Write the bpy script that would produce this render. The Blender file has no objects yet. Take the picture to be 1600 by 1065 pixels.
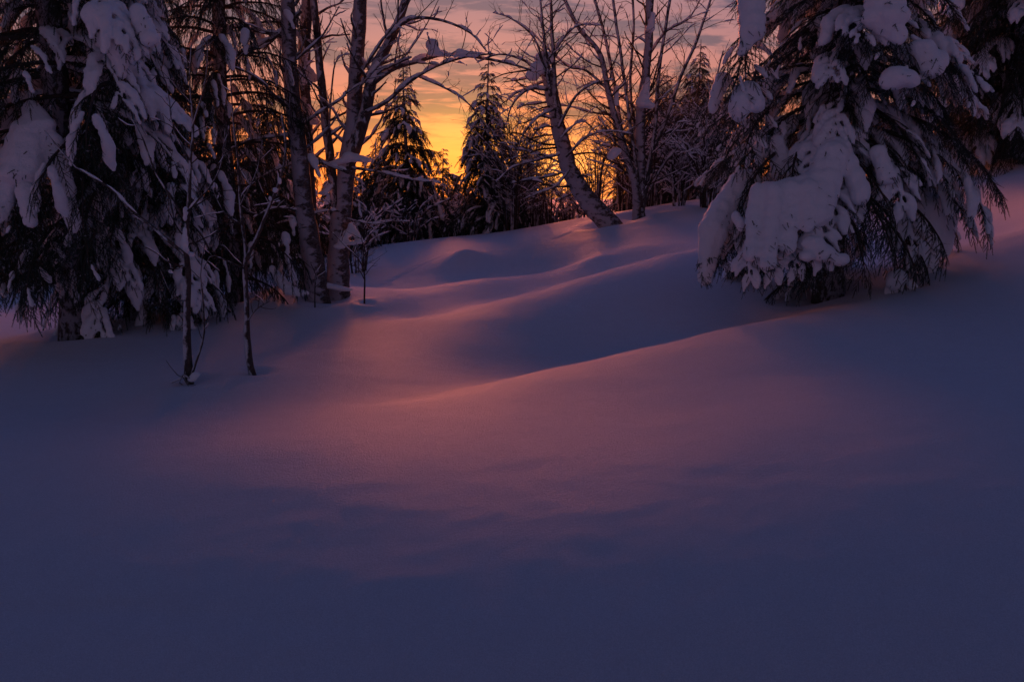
import bpy, math, random
import numpy as np
from mathutils import Vector, Matrix

R = math.radians
rnd = random.Random(7)
rng = np.random.default_rng(7)
sc = bpy.context.scene
col = sc.collection

# ------------------------------------------------------------------ camera
FPX, PITCH, EYE = 1386.0, R(9.5), 1.6        # focal length in photo pixels (1600 wide)
cam_d = bpy.data.cameras.new("camera")
cam_d.sensor_width = 36.0
cam_d.lens = 36.0 * FPX / 1600.0
cam_d.clip_start = 0.05
cam_d.clip_end = 3000.0
cam = bpy.data.objects.new("camera", cam_d)
cam.location = (0, 0, EYE)
cam.rotation_euler = (math.pi / 2 - PITCH, 0, 0)
col.objects.link(cam)
sc.camera = cam

# ------------------------------------------------------------------ light
SUN_AZ, SUN_EL = -5.0, 5.6                    # degrees, azimuth from +Y towards +X
SKY_GAIN = 1.0
world = bpy.data.worlds.new("World")
sc.world = world
world.use_nodes = True
wt = world.node_tree
wt.nodes.clear()


def node(t, kind, **kw):
    n = t.nodes.new(kind)
    for k, v in kw.items():
        setattr(n, k, v)
    return n


def mth(t, op, a, b=None, c=None, clamp=False):
    n = t.nodes.new("ShaderNodeMath")
    n.operation = op
    n.use_clamp = clamp
    for i, v in enumerate((a, b, c)):
        if v is None:
            continue
        if isinstance(v, (int, float)):
            n.inputs[i].default_value = v
        else:
            t.links.new(v, n.inputs[i])
    return n.outputs[0]


def vscale(t, colr, fac):
    n = t.nodes.new("ShaderNodeVectorMath")
    n.operation = 'SCALE'
    if isinstance(colr, tuple):
        n.inputs[0].default_value = colr
    else:
        t.links.new(colr, n.inputs[0])
    if isinstance(fac, (int, float)):
        n.inputs['Scale'].default_value = fac
    else:
        t.links.new(fac, n.inputs['Scale'])
    return n.outputs[0]


def vadd(t, a, b, op='ADD'):
    n = t.nodes.new("ShaderNodeVectorMath")
    n.operation = op
    for i, v in enumerate((a, b)):
        if isinstance(v, tuple):
            n.inputs[i].default_value = v
        else:
            t.links.new(v, n.inputs[i])
    return n.outputs[0]


def mixc(t, fac, a, b):
    n = t.nodes.new("ShaderNodeMix")
    n.data_type = 'RGBA'
    if isinstance(fac, (int, float)):
        n.inputs[0].default_value = fac
    else:
        t.links.new(fac, n.inputs[0])
    for i, v in ((6, a), (7, b)):
        if isinstance(v, tuple):
            n.inputs[i].default_value = tuple(v) + ((1,) if len(v) == 3 else ())
        else:
            t.links.new(v, n.inputs[i])
    return n.outputs[2]


def ramp(t, x, a, b):                        # smoothstep a..b
    n = t.nodes.new("ShaderNodeMapRange")
    n.interpolation_type = 'SMOOTHSTEP'
    t.links.new(x, n.inputs[0])
    n.inputs[1].default_value = a
    n.inputs[2].default_value = b
    return n.outputs[0]


def gauss(t, terms):                         # exp(-sum((x-m)^2/(2 s^2)))
    acc = None
    for x, m, s in terms:
        d = mth(t, 'SUBTRACT', x, m)
        q = mth(t, 'MULTIPLY', mth(t, 'MULTIPLY', d, d), -1.0 / (2 * s * s))
        acc = q if acc is None else mth(t, 'ADD', acc, q)
    return mth(t, 'EXPONENT', acc)


tc = node(wt, "ShaderNodeTexCoord")
sep = node(wt, "ShaderNodeSeparateXYZ")
wt.links.new(tc.outputs['Generated'], sep.inputs[0])
dx, dy, dz = sep.outputs
az = mth(wt, 'MULTIPLY', mth(wt, 'ARCTAN2', dx, dy), 180 / math.pi)
el = mth(wt, 'MULTIPLY', mth(wt, 'ARCSINE', dz), 180 / math.pi)
# layered evening cloud: wide, thin sheets
cmb = node(wt, "ShaderNodeCombineXYZ")
wt.links.new(mth(wt, 'MULTIPLY', dx, 6.0), cmb.inputs[0])
wt.links.new(mth(wt, 'MULTIPLY', dy, 6.0), cmb.inputs[1])
wt.links.new(mth(wt, 'MULTIPLY', dz, 38.0), cmb.inputs[2])
nz = node(wt, "ShaderNodeTexNoise")
nz.inputs['Scale'].default_value = 2.0
nz.inputs['Detail'].default_value = 7
nz.inputs['Roughness'].default_value = 0.58
nz.inputs['Distortion'].default_value = 0.35
wt.links.new(cmb.outputs[0], nz.inputs['Vector'])
cloud = ramp(wt, nz.outputs[0], 0.42, 0.58)
sky = node(wt, "ShaderNodeTexSky")
sky.sky_type = 'NISHITA'
sky.sun_disc = False
sky.sun_elevation = R(1.5)
sky.sun_rotation = R(SUN_AZ)
total = vscale(wt, sky.outputs[0], 0.02)
up = mth(wt, 'MAXIMUM', el, 0.0)
# wide mauve afterglow on the sun's side, banded by the clouds
wide = gauss(wt, [(az, 0.0, 50.0), (up, 4.0, 17.0)])
mauve = mixc(wt, cloud, (0.31, 0.135, 0.135), (0.085, 0.045, 0.064))
total = vadd(wt, total, vscale(wt, mauve, mth(wt, 'MULTIPLY', wide, mth(wt, 'ADD', 0.12, mth(wt, 'MULTIPLY', ramp(wt, up, 2.0, 9.0), 0.88)))))
# dusk blue all over
west = mth(wt, 'ADD', 0.20, mth(wt, 'MULTIPLY', ramp(wt, dy, -0.25, 0.85), 2.9))
dusk = mixc(wt, ramp(wt, up, 4.0, 42.0), (0.012, 0.010, 0.018), (0.015, 0.038, 0.135))
dusk = vscale(wt, dusk, west)
total = vadd(wt, total, dusk)
# belt of dusk light low over the side opposite the sun
back = mth(wt, 'MULTIPLY', ramp(wt, mth(wt, 'MULTIPLY', dy, -1.0), -0.3, 0.7), gauss(wt, [(up, 6.0, 13.0)]))
total = vadd(wt, total, vscale(wt, (0.135, 0.100, 0.200), back))
# orange light along the horizon, cut by the lower cloud streaks
streak = mth(wt, 'SUBTRACT', 1.0, mth(wt, 'MULTIPLY', cloud, mth(wt, 'MULTIPLY', ramp(wt, up, 1.2, 5.0), 0.85)))
g1 = gauss(wt, [(az, 0.0, 24.0), (up, 0.0, 4.4)])
total = vadd(wt, total, vscale(wt, (1.20, 0.190, 0.002), mth(wt, 'MULTIPLY', g1, streak)))
g2 = gauss(wt, [(az, 1.0, 9.0), (up, 1.0, 2.6)])
total = vadd(wt, total, vscale(wt, (0.32, 0.115, 0.004), mth(wt, 'MULTIPLY', g2, streak)))
g3 = gauss(wt, [(az, 2.5, 2.6), (up, 1.2, 1.3)])
total = vadd(wt, total, vscale(wt, (0.8, 0.50, 0.13), g3))
g4 = gauss(wt, [(az, -3.4, 2.6), (up, 3.4, 1.3)])
total = vadd(wt, total, vscale(wt, (0.26, 0.19, 0.02), g4))
bg = node(wt, "ShaderNodeBackground")
bg.inputs[1].default_value = SKY_GAIN
wt.links.new(total, bg.inputs[0])
wo = node(wt, "ShaderNodeOutputWorld")
wt.links.new(bg.outputs[0], wo.inputs[0])

sun_d = bpy.data.lights.new("sun", 'SUN')
sun_d.energy = 8.2
sun_d.angle = R(24)
sun_d.color = (1.0, 0.22, 0.075)
sun = bpy.data.objects.new("sun", sun_d)
sdir = Vector((math.sin(R(SUN_AZ)) * math.cos(R(SUN_EL)), math.cos(R(SUN_AZ)) * math.cos(R(SUN_EL)), math.sin(R(SUN_EL))))
sun.rotation_euler = sdir.to_track_quat('Z', 'Y').to_euler()
sun.location = (0, 30, 12)
col.objects.link(sun)

sc.view_settings.view_transform = 'Standard'
sc.view_settings.look = 'None'
sc.view_settings.exposure = -0.05
sc.view_settings.gamma = 1
sc.render.engine = 'CYCLES'
sc.cycles.use_denoising = True
sc.cycles.max_bounces = 6
sc.cycles.diffuse_bounces = 3


# ------------------------------------------------------------------ helpers
def P(px, py, Y):
    """world point seen at photo pixel (px, py), at forward distance Y"""
    a, b = (px - 800) / FPX, -(py - 532.5) / FPX
    dyy = math.cos(PITCH) + b * math.sin(PITCH)
    dzz = -math.sin(PITCH) + b * math.cos(PITCH)
    t = Y / dyy
    return Vector((a * t, Y, EYE + dzz * t))


class MB:
    """mesh collector on numpy arrays"""
    def __init__(s):
        s.v, s.q, s.t, s.n = [], [], [], 0
        s.qm, s.tm = [], []

    def add(s, v, q=None, t=None, m=0):
        v = np.asarray(v, dtype=np.float64).reshape(-1, 3)
        if q is not None and len(q):
            q = np.asarray(q, dtype=np.int64).reshape(-1, 4)
            s.q.append(q + s.n)
            s.qm.append(np.full(len(q), m))
        if t is not None and len(t):
            t = np.asarray(t, dtype=np.int64).reshape(-1, 3)
            s.t.append(t + s.n)
            s.tm.append(np.full(len(t), m))
        s.v.append(v)
        s.n += len(v)

    def tile(s, tv, tt, M, T, m=0, quads=False):
        """template verts tv (k,3), faces tt, matrices M (n,3,3), offsets T (n,3)"""
        n, k = len(M), len(tv)
        if n == 0:
            return
        v = np.einsum('nij,kj->nki', M, tv) + T[:, None, :]
        f = (tt[None] + (np.arange(n) * k)[:, None, None]).reshape(-1, tt.shape[1])
        if quads:
            s.add(v, q=f, m=m)
        else:
            s.add(v, t=f, m=m)

    def mesh(s, name, mats, smooth=True):
        me = bpy.data.meshes.new(name)
        v = np.concatenate(s.v) if s.v else np.zeros((0, 3))
        q = np.concatenate(s.q) if s.q else np.zeros((0, 4), int)
        t = np.concatenate(s.t) if s.t else np.zeros((0, 3), int)
        me.vertices.add(len(v))
        me.vertices.foreach_set('co', v.astype(np.float32).ravel())
        loops = np.concatenate([q.ravel(), t.ravel()]).astype(np.int32)
        me.loops.add(len(loops))
        me.loops.foreach_set('vertex_index', loops)
        np_ = len(q) + len(t)
        me.polygons.add(np_)
        st = np.concatenate([np.arange(len(q)) * 4, len(q) * 4 + np.arange(len(t)) * 3]).astype(np.int32)
        me.polygons.foreach_set('loop_start', st)
        if smooth:
            me.polygons.foreach_set('use_smooth', np.ones(np_, bool))
        if not isinstance(mats, (list, tuple)):
            mats = [mats]
        for mt in mats:
            me.materials.append(mt)
        if len(mats) > 1:
            mi = np.concatenate([np.concatenate(s.qm) if s.qm else np.zeros(0), np.concatenate(s.tm) if s.tm else np.zeros(0)])
            me.polygons.foreach_set('material_index', mi.astype(np.int32))
        me.update(calc_edges=True)
        return me

    def build(s, name, mats, parent=None, smooth=True):
        o = bpy.data.objects.new(name, s.mesh(name, mats, smooth))
        col.objects.link(o)
        if parent is not None:
            o.parent = parent
        return o


def link(name, me, parent=None, loc=None, rot=None, scale=None, stuff=False):
    o = bpy.data.objects.new(name, me)
    col.objects.link(o)
    if parent is not None:
        o.parent = parent
    if loc is not None:
        o.location = loc
    if rot is not None:
        o.rotation_euler = rot
    if scale is not None:
        o.scale = (scale,) * 3
    if stuff:
        o['kind'] = 'stuff'
    return o


def thing(name, label, cat, loc, group=None):
    o = bpy.data.objects.new(name, None)
    o.empty_display_size = 0.3
    col.objects.link(o)
    o.location = loc
    o['label'] = label
    o['category'] = cat
    if group:
        o['group'] = group
    return o


def unit(v):
    return v / (np.linalg.norm(v, axis=-1, keepdims=True) + 1e-12)


def tube(mb, pts, rad, k=6, m=0, cap=True, jag=0.0, seed=0):
    """closed tapered tube along pts (n,3) with radii rad (n)"""
    pts = np.asarray(pts, float)
    rad = np.asarray(rad, float)
    n = len(pts)
    tan = np.gradient(pts, axis=0)
    tan = unit(tan)
    ref = np.array([0.0, 0.0, 1.0]) if abs(tan[0][2]) < 0.9 else np.array([0.0, 1.0, 0.0])
    u = np.zeros((n, 3))
    c = ref - tan[0] * ref.dot(tan[0])
    u[0] = c / np.linalg.norm(c)
    for i in range(1, n):
        c = u[i - 1] - tan[i] * u[i - 1].dot(tan[i])
        u[i] = c / (np.linalg.norm(c) + 1e-9)
    w = np.cross(tan, u)
    a = np.arange(k) * 2 * math.pi / k
    rr = rad[:, None] * np.ones((1, k))
    if jag:
        rr = rr * (1 + jag * (np.random.default_rng(seed).random((n, k)) - 0.5))
    v = pts[:, None, :] + rr[..., None] * (np.cos(a)[None, :, None] * u[:, None, :] + np.sin(a)[None, :, None] * w[:, None, :])
    i, j = np.meshgrid(np.arange(n - 1), np.arange(k), indexing='ij')
    j2 = (j + 1) % k
    q = np.stack([i * k + j, i * k + j2, (i + 1) * k + j2, (i + 1) * k + j], -1).reshape(-1, 4)
    v = v.reshape(-1, 3)
    t = []
    if cap:
        v = np.vstack([v, pts[0] - tan[0] * rad[0] * 0.5, pts[-1] + tan[-1] * rad[-1] * 0.5])
        for jj in range(k):
            t.append((n * k, (jj + 1) % k, jj))
            t.append((n * k + 1, (n - 1) * k + jj, (n - 1) * k + (jj + 1) % k))
    mb.add(v, q, t, m)


def smooth_path(ctrl, n):
    """Catmull-Rom through control points"""
    c = np.asarray([tuple(p) for p in ctrl], float)
    c = np.vstack([2 * c[0] - c[1], c, 2 * c[-1] - c[-2]])
    segs = len(c) - 3
    out = []
    for x in np.linspace(0, segs - 1e-6, n):
        i = int(x)
        t = x - i
        p0, p1, p2, p3 = c[i:i + 4]
        out.append(0.5 * ((2 * p1) + (-p0 + p2) * t + (2 * p0 - 5 * p1 + 4 * p2 - p3) * t * t + (-p0 + 3 * p1 - 3 * p2 + p3) * t ** 3))
    return np.array(out)


_perm = np.random.default_rng(3).permutation(256)
_g2 = np.random.default_rng(4).normal(size=(256, 3))
_g2 /= np.linalg.norm(_g2, axis=1)[:, None]


def perlin(p):
    """gradient noise, p (...,3) -> (...)"""
    p = np.asarray(p, float)
    i = np.floor(p).astype(int)
    f = p - i
    w = f * f * f * (f * (f * 6 - 15) + 10)
    out = 0
    for ox in (0, 1):
        for oy in (0, 1):
            for oz in (0, 1):
                h = _perm[(_perm[(_perm[(i[..., 0] + ox) & 255] + i[..., 1] + oy) & 255] + i[..., 2] + oz) & 255]
                d = (f - np.array([ox, oy, oz]))
                g = np.einsum('...i,...i->...', _g2[h], d)
                ww = (w[..., 0] if ox else 1 - w[..., 0]) * (w[..., 1] if oy else 1 - w[..., 1]) * (w[..., 2] if oz else 1 - w[..., 2])
                out = out + g * ww
    return out


def fbm2(x, y, s, octv=3, z=0.0):
    out, a = 0, 1.0
    for k in range(octv):
        out = out + a * perlin(np.stack([x * s + 13.7 * k, y * s - 7.1 * k, np.full_like(x, z + 3.3 * k)], -1))
        a *= 0.5
        s *= 2.03
    return out


# ------------------------------------------------------------------ materials
def mat(name):
    m = bpy.data.materials.new(name)
    m.use_nodes = True
    t = m.node_tree
    b = t.nodes['Principled BSDF']
    return m, t, b


def texco(t, kind='Object'):
    return node(t, "ShaderNodeTexCoord").outputs[kind]


def noise(t, vec, scale, detail=3, rough=0.55, dist=0.0):
    n = node(t, "ShaderNodeTexNoise")
    n.inputs['Scale'].default_value = scale
    n.inputs['Detail'].default_value = detail
    n.inputs['Roughness'].default_value = rough
    n.inputs['Distortion'].default_value = dist
    t.links.new(vec, n.inputs['Vector'])
    return n.outputs[0]


def bump(t, b, h, strength, dist, prev=None):
    n = node(t, "ShaderNodeBump")
    n.inputs['Strength'].default_value = strength
    n.inputs['Distance'].default_value = dist
    t.links.new(h, n.inputs['Height'])
    if prev is not None:
        t.links.new(prev, n.inputs['Normal'])
    t.links.new(n.outputs[0], b.inputs['Normal'])
    return n.outputs[0]


def snow_mat(name, base, fine, coarse, glint=False):
    m, t, b = mat(name)
    co = texco(t)
    b.inputs['Base Color'].default_value = base + (1,)
    b.inputs['Roughness'].default_value = 0.62
    b.inputs['Specular IOR Level'].default_value = 0.08
    n1 = bump(t, b, noise(t, co, coarse, 5, 0.62), 0.6, 0.03)
    n2 = bump(t, b, noise(t, co, fine, 6, 0.75), 0.9, 0.022 if glint else 0.012, n1)
    if glint:
        # packed and loose crystals: slight grain in the white itself
        gr = ramp(t, noise(t, co, 130.0, 3, 0.8), 0.30, 0.70)
        gl_ = ramp(t, noise(t, co, 6.0, 5, 0.7), 0.25, 0.75)
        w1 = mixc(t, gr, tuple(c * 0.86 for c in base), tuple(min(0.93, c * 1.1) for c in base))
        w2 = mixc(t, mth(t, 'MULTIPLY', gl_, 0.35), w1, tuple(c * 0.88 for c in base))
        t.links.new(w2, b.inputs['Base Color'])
        # loose crystals on the surface: a few grains face another way and are glossy
        vo = node(t, "ShaderNodeTexVoronoi")
        vo.inputs['Scale'].default_value = 240.0
        t.links.new(co, vo.inputs['Vector'])
        wn = node(t, "ShaderNodeTexWhiteNoise")
        t.links.new(vo.outputs['Position'], wn.inputs['Vector'])
        pick = mth(t, 'GREATER_THAN', wn.outputs['Value'], 0.95)
        tilt = vadd(t, vadd(t, wn.outputs['Color'], (0.5, 0.5, 0.35), 'SUBTRACT'), (0.0, 0.0, 0.0))
        geo = node(t, "ShaderNodeNewGeometry")
        nn = vadd(t, geo.outputs['Normal'], vscale(t, tilt, 1.2))
        nrm = node(t, "ShaderNodeVectorMath", operation='NORMALIZE')
        t.links.new(nn, nrm.inputs[0])
        gl = node(t, "ShaderNodeBsdfGlossy")
        gl.inputs['Roughness'].default_value = 0.32
        gl.inputs['Color'].default_value = (0.9, 0.9, 0.9, 1)
        t.links.new(nrm.outputs[0], gl.inputs['Normal'])
        mx = node(t, "ShaderNodeMixShader")
        t.links.new(mth(t, 'MULTIPLY', pick, 0.04), mx.inputs[0])
        t.links.new(b.outputs[0], mx.inputs[1])
        t.links.new(gl.outputs[0], mx.inputs[2])
        t.links.new(mx.outputs[0], t.nodes['Material Output'].inputs['Surface'])
    return m


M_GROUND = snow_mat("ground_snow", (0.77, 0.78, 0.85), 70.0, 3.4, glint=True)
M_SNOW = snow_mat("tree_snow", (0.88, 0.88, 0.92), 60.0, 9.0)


def simple(name, c1, c2, scale, rough=0.8, bmp=0.0, bscale=20.0):
    m, t, b = mat(name)
    co = texco(t)
    f = ramp(t, noise(t, co, scale, 4), 0.35, 0.65)
    t.links.new(mixc(t, f, c1, c2), b.inputs['Base Color'])
    b.inputs['Roughness'].default_value = rough
    if bmp:
        bump(t, b, noise(t, co, bscale, 5, 0.7), 0.8, bmp)
    return m




def needle_mat(name, c1, c2, amount, fs):
    """dark needles with rime and snow dust caught in patches"""
    m, t, b = mat(name)
    co = texco(t)
    dark = mixc(t, ramp(t, noise(t, co, 5.0, 3), 0.35, 0.65), c1, c2)
    geo = node(t, "ShaderNodeNewGeometry")
    f = mth(t, 'ADD', noise(t, co, fs, 4, 0.7), mth(t, 'MULTIPLY', noise(t, co, fs * 0.22, 2), 0.6))
    f = ramp(t, f, 0.92 - amount, 1.02 - amount)
    t.links.new(mixc(t, f, dark, (0.60, 0.60, 0.66)), b.inputs['Base Color'])
    b.inputs['Roughness'].default_value = 0.6
    b.inputs['Specular IOR Level'].default_value = 0.3
    return m


M_NEEDLE = needle_mat("spruce_needles", (0.020, 0.032, 0.020), (0.040, 0.058, 0.034), 0.03, 22.0)
M_NEEDLE_B = needle_mat("blue_needles", (0.024, 0.038, 0.032), (0.042, 0.064, 0.052), 0.045, 26.0)
M_TWIG = simple("twig_bark", (0.030, 0.022, 0.018), (0.060, 0.042, 0.032), 30.0, 0.85)
M_LEAF = simple("dry_leaf", (0.06, 0.03, 0.015), (0.10, 0.05, 0.02), 20.0, 0.8)


def frosted(name, bark1, bark2, frost, amount, sx, sz, side=(0.0, -1.0, 0.1)):
    """bark with wind-blown snow frozen onto one side of the stem"""
    m, t, b = mat(name)
    co = texco(t)
    mp = node(t, "ShaderNodeMapping")
    mp.inputs['Scale'].default_value = (sx, sx, sz)
    t.links.new(co, mp.inputs['Vector'])
    n1 = noise(t, mp.outputs[0], 1.0, 6, 0.68, 0.3)
    n2 = noise(t, mp.outputs[0], 3.1, 3)
    bark = mixc(t, ramp(t, n2, 0.35, 0.65), bark1, bark2)
    geo = node(t, "ShaderNodeNewGeometry")
    dt = node(t, "ShaderNodeVectorMath", operation='DOT_PRODUCT')
    t.links.new(geo.outputs['Normal'], dt.inputs[0])
    dt.inputs[1].default_value = side
    f = mth(t, 'ADD', mth(t, 'MULTIPLY', dt.outputs['Value'], 0.26), n1)
    f = ramp(t, f, 1.0 - amount, 1.12 - amount)
    t.links.new(mixc(t, f, bark, frost), b.inputs['Base Color'])
    b.inputs['Roughness'].default_value = 0.8
    h = mth(t, 'ADD', mth(t, 'MULTIPLY', f, 1.2), n1)
    bump(t, b, h, 0.8, 0.015)
    return m


M_SPRUCE_BARK = frosted("spruce_bark", (0.035, 0.026, 0.022), (0.075, 0.060, 0.052), (0.34, 0.34, 0.38), 0.36, 16, 11)
M_BIRCH = frosted("birch_bark", (0.13, 0.10, 0.09), (0.040, 0.030, 0.026), (0.44, 0.43, 0.48), 0.44, 8, 13, (-0.55, -0.75, 0.3))
M_DARKBARK = frosted("alder_bark", (0.035, 0.026, 0.022), (0.08, 0.06, 0.05), (0.6, 0.6, 0.64), 0.40, 9, 6, (-0.6, -0.6, 0.5))

# ------------------------------------------------------------------ snow ground
CP = []      # control points x, y, z


def cp(px, py, Y):
    p = P(px, py, Y)
    CP.append((p.x, p.y, p.z))


def cz(px, Y, z):
    CP.append(((px - 800) / FPX * Y / math.cos(PITCH) * 0.985, Y, z))


# near field
for Y, z in ((3.3, -0.92), (3.8, -0.69), (4.5, -0.445), (5.2, -0.275), (6.1, -0.135), (7.0, -0.07)):
    for px in ((0, 400, 800, 1200, 1600) if Y < 6.5 else (900, 1200, 1500)):
        X = (px - 800) / FPX * Y
        CP.append((X, Y, z + (0.08 if X > 0 else 0.025) * X))
# crest of the near drift
C1 = ((500, 664, 6.75), (640, 631, 7.25), (760, 602, 7.75), (860, 576, 8.2), (980, 549, 8.7), (1100, 521, 9.2), (1200, 500, 9.6),
      (1290, 479, 10.0), (1380, 457, 10.3), (1470, 428, 10.6), (1540, 392, 10.9), (1600, 362, 11.2))
for a in C1:
    cp(*a)
# ground dropping just behind that crest
for px, Y, dz_ in ((640, 8.0, 0.06), (760, 8.6, -0.02), (860, 9.25, -0.20), (980, 9.8, -0.22), (1100, 10.3, -0.18), (1200, 10.7, -0.14)):
    py = np.interp(px, [c[0] for c in C1], [c[1] for c in C1])
    p = P(px, py, Y)
    CP.append((p.x, p.y, p.z + dz_ * 0.35 + 0.02))
# hollow with the two saplings
for a in ((-100, 625, 7.7), (60, 615, 8.05), (160, 634, 7.7), (300, 626, 7.95), (470, 603, 8.4), (640, 583, 8.95)):
    cp(*a)
for a in ((0, 580, 8.7), (290, 598, 8.4), (395, 584, 8.8), (560, 556, 9.5), (740, 530, 10.2), (900, 500, 10.9), (1040, 465, 11.6)):
    cp(*a)
# second crest
for a in ((430, 538, 10.4), (560, 517, 11.0), (650, 498, 11.4), (800, 465, 12.0), (900, 437, 12.5), (960, 419, 12.9),
          (1040, 397, 13.4), (1100, 387, 13.8)):
    cp(*a)
for px, Y, z in ((650, 12.1, -0.11), (800, 12.8, 0.05), (900, 13.3, 0.24), (960, 13.7, 0.38), (1040, 14.2, 0.55)):
    cz(px, Y, z)
# third crest
for a in ((0, 549, 9.6), (100, 536, 10.0), (200, 520, 10.5), (300, 506, 11.1), (450, 464, 12.5), (600, 457, 13.2), (700, 446, 13.8),
          (760, 437, 14.0), (840, 430, 14.4), (930, 402, 14.9), (1000, 384, 15.3), (1090, 373, 15.8)):
    cp(*a)
cz(600, 14.4, -0.02); cz(700, 15.0, 0.0); cz(780, 15.4, 0.07); cz(870, 15.7, 0.19)
for a in ((620, 428, 17.0), (800, 405, 17.2), (900, 380, 17.4), (1000, 350, 18.2)):
    cp(*a)
# back plain and its far edge
for a in ((520, 400, 20.0), (590, 383, 22.0), (700, 371, 24.0), (830, 356, 23.5), (900, 342, 22.5), (955, 350, 19.6), (1000, 336, 20.0),
          (1110, 309, 23.5), (1200, 300, 24.0), (1300, 290, 24.0)):
    cp(*a)
# left, falling away
for a in ((30, 520, 11.5), (30, 490, 14.5), (0, 446, 22.0), (200, 470, 15.5), (300, 455, 17.0), (-250, 520, 12.0)):
    cp(*a)
# right bank
for a in ((1500, 380, 13.0), (1550, 330, 15.5), (1600, 270, 18.0), (1600, 205, 25.0), (1420, 400, 12.6), (1300, 425, 12.3),
          (1300, 380, 14.5), (1150, 470, 11.7), (1150, 420, 13.2), (1400, 330, 18.0), (1750, 300, 13.0), (1750, 480, 8.5)):
    cp(*a)
# beyond the frame
for x, y, z in ((-4, 0, -1.5), (4, 0, -1.0), (0, -4, -1.9), (0, 0, -1.4), (-12, 0, -0.7), (12, 0, 1.6), (-14, 8, -0.8), (14, 8, 2.8), (-10, -10, -1), (10, -10, 1),
                (-20, 30, -2.2), (-8, 32, -1.6), (0, 33, -1.0), (6, 33, -0.2), (12, 34, 1.2), (20, 34, 3.6), (24, 16, 4.8),
                (-25, 15, -2.0), (-20, 48, -5), (0, 48, -4), (20, 48, -1), (-30, 0, -2), (30, 0, 4)):
    CP.append((x, y, z))
CP = np.array(CP)


def _phi(r2):
    return 0.5 * r2 * np.log(r2 + 1e-9)


def _fit(cpts, lam):
    n = len(cpts)
    d = ((cpts[:, None, :2] - cpts[None, :, :2]) ** 2).sum(-1)
    A = np.zeros((n + 3, n + 3))
    A[:n, :n] = _phi(d) + lam * np.eye(n)
    A[:n, n] = 1
    A[:n, n + 1:] = cpts[:, :2]
    A[n, :n] = 1
    A[n + 1:, :n] = cpts[:, :2].T
    b = np.zeros(n + 3)
    b[:n] = cpts[:, 2]
    return np.linalg.solve(A, b)


_W = _fit(CP, 0.004)


def tps(x, y):
    x, y = np.asarray(x, float), np.asarray(y, float)
    sh = x.shape
    x, y = x.ravel(), y.ravel()
    out = np.empty(len(x))
    for s in range(0, len(x), 20000):
        xs, ys = x[s:s + 20000], y[s:s + 20000]
        d = (xs[:, None] - CP[None, :, 0]) ** 2 + (ys[:, None] - CP[None, :, 1]) ** 2
        out[s:s + 20000] = _phi(d) @ _W[:-3] + _W[-3] + _W[-2] * xs + _W[-1] * ys
    return out.reshape(sh)


def sstep(x, a, b):
    t = np.clip((x - a) / (b - a), 0, 1)
    return t * t * (3 - 2 * t)


MOUND = P(726, 425, 16.8)
DIMPLES = []
TRACKS = [((580, 440, 15.6), (690, 424, 18.0)), ((868, 382, 18.3), (925, 370, 19.2))]


def H(x, y):
    x, y = np.asarray(x, float), np.asarray(y, float)
    near = tps(np.clip(x, -28, 28), np.clip(y, -12, 50))
    r = np.hypot(x, y - 12)
    far = -5.0 - 0.05 * np.minimum(r, 200) + 14.0 * sstep(r, 170, 420) * (0.6 + 0.8 * fbm2(x, y, 0.006, 3)) + 1.5 * fbm2(x, y, 0.03, 2)
    far = far + 0.16 * np.maximum(x, 0) * (1 - sstep(r, 60, 200))
    w = sstep(r, 26, 60)
    z = near * (1 - w) + far * w
    # snow-covered lump in the hollow
    d2 = ((x - MOUND.x) / 0.80) ** 2 + ((y - MOUND.y) / 1.0) ** 2
    z = z + 0.56 * np.exp(-np.sqrt(d2 * 1.3 + 0.05) * 1.25) * (1 - w)
    # wind-laid undulation
    z = z + (0.024 * fbm2(x, y, 0.45, 2, 1.0) + 0.007 * fbm2(x * 0.6, y * 1.4, 1.6, 2, 5.0)) * (1 - w * 0.5)
    # wind crust: long low steps across the slope in the near field
    near_w = 1 - sstep(y, 4.5, 7.0)
    s = np.sin((y * 3.1 + 0.55 * x + 2.2 * fbm2(x, y, 0.5, 2, 9.0)) * 2.0)
    z = z + 0.006 * near_w * np.maximum(s, 0) ** 3 * (0.5 + fbm2(x, y, 0.8, 2, 21.0))
    z = z + 0.006 * near_w * fbm2(x, y * 1.8, 4.0, 3, 11.0)
    yl = 4.25 + 0.05 * np.sin(x * 2.1) - 0.02 * x
    z = z - 0.016 * np.exp(-((y - yl) / 0.045) ** 2) * (1 - sstep(x, -1.6, -0.4)) * (0.6 + 0.6 * fbm2(x, y * 0, 3.0, 2, 2.0))
    for (a, b) in TRACKS:
        pa, pb = P(*a), P(*b)
        ax, ay, bx, by = pa.x, pa.y, pb.x, pb.y
        L2 = (bx - ax) ** 2 + (by - ay) ** 2
        t = np.clip(((x - ax) * (bx - ax) + (y - ay) * (by - ay)) / L2, 0, 1)
        dd = np.hypot(x - (ax + t * (bx - ax)), y - (ay + t * (by - ay)))
        z = z - 0.035 * np.exp(-(dd / 0.06) ** 2) * (0.6 + 0.4 * np.sin(t * 60))
    # hollow and rim the wind leaves round each stem
    for (cx, cy, rr) in DIMPLES:
        d = np.hypot(x - cx, (y - cy) * 1.1)
        z = z - 0.42 * rr * np.exp(-(d / (rr * 1.7)) ** 2) + 0.16 * rr * np.exp(-((d - rr * 3.2) / (rr * 1.3)) ** 2)
    return z


def Hs(x, y):
    return float(H(np.array([x]), np.array([y]))[0])


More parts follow.
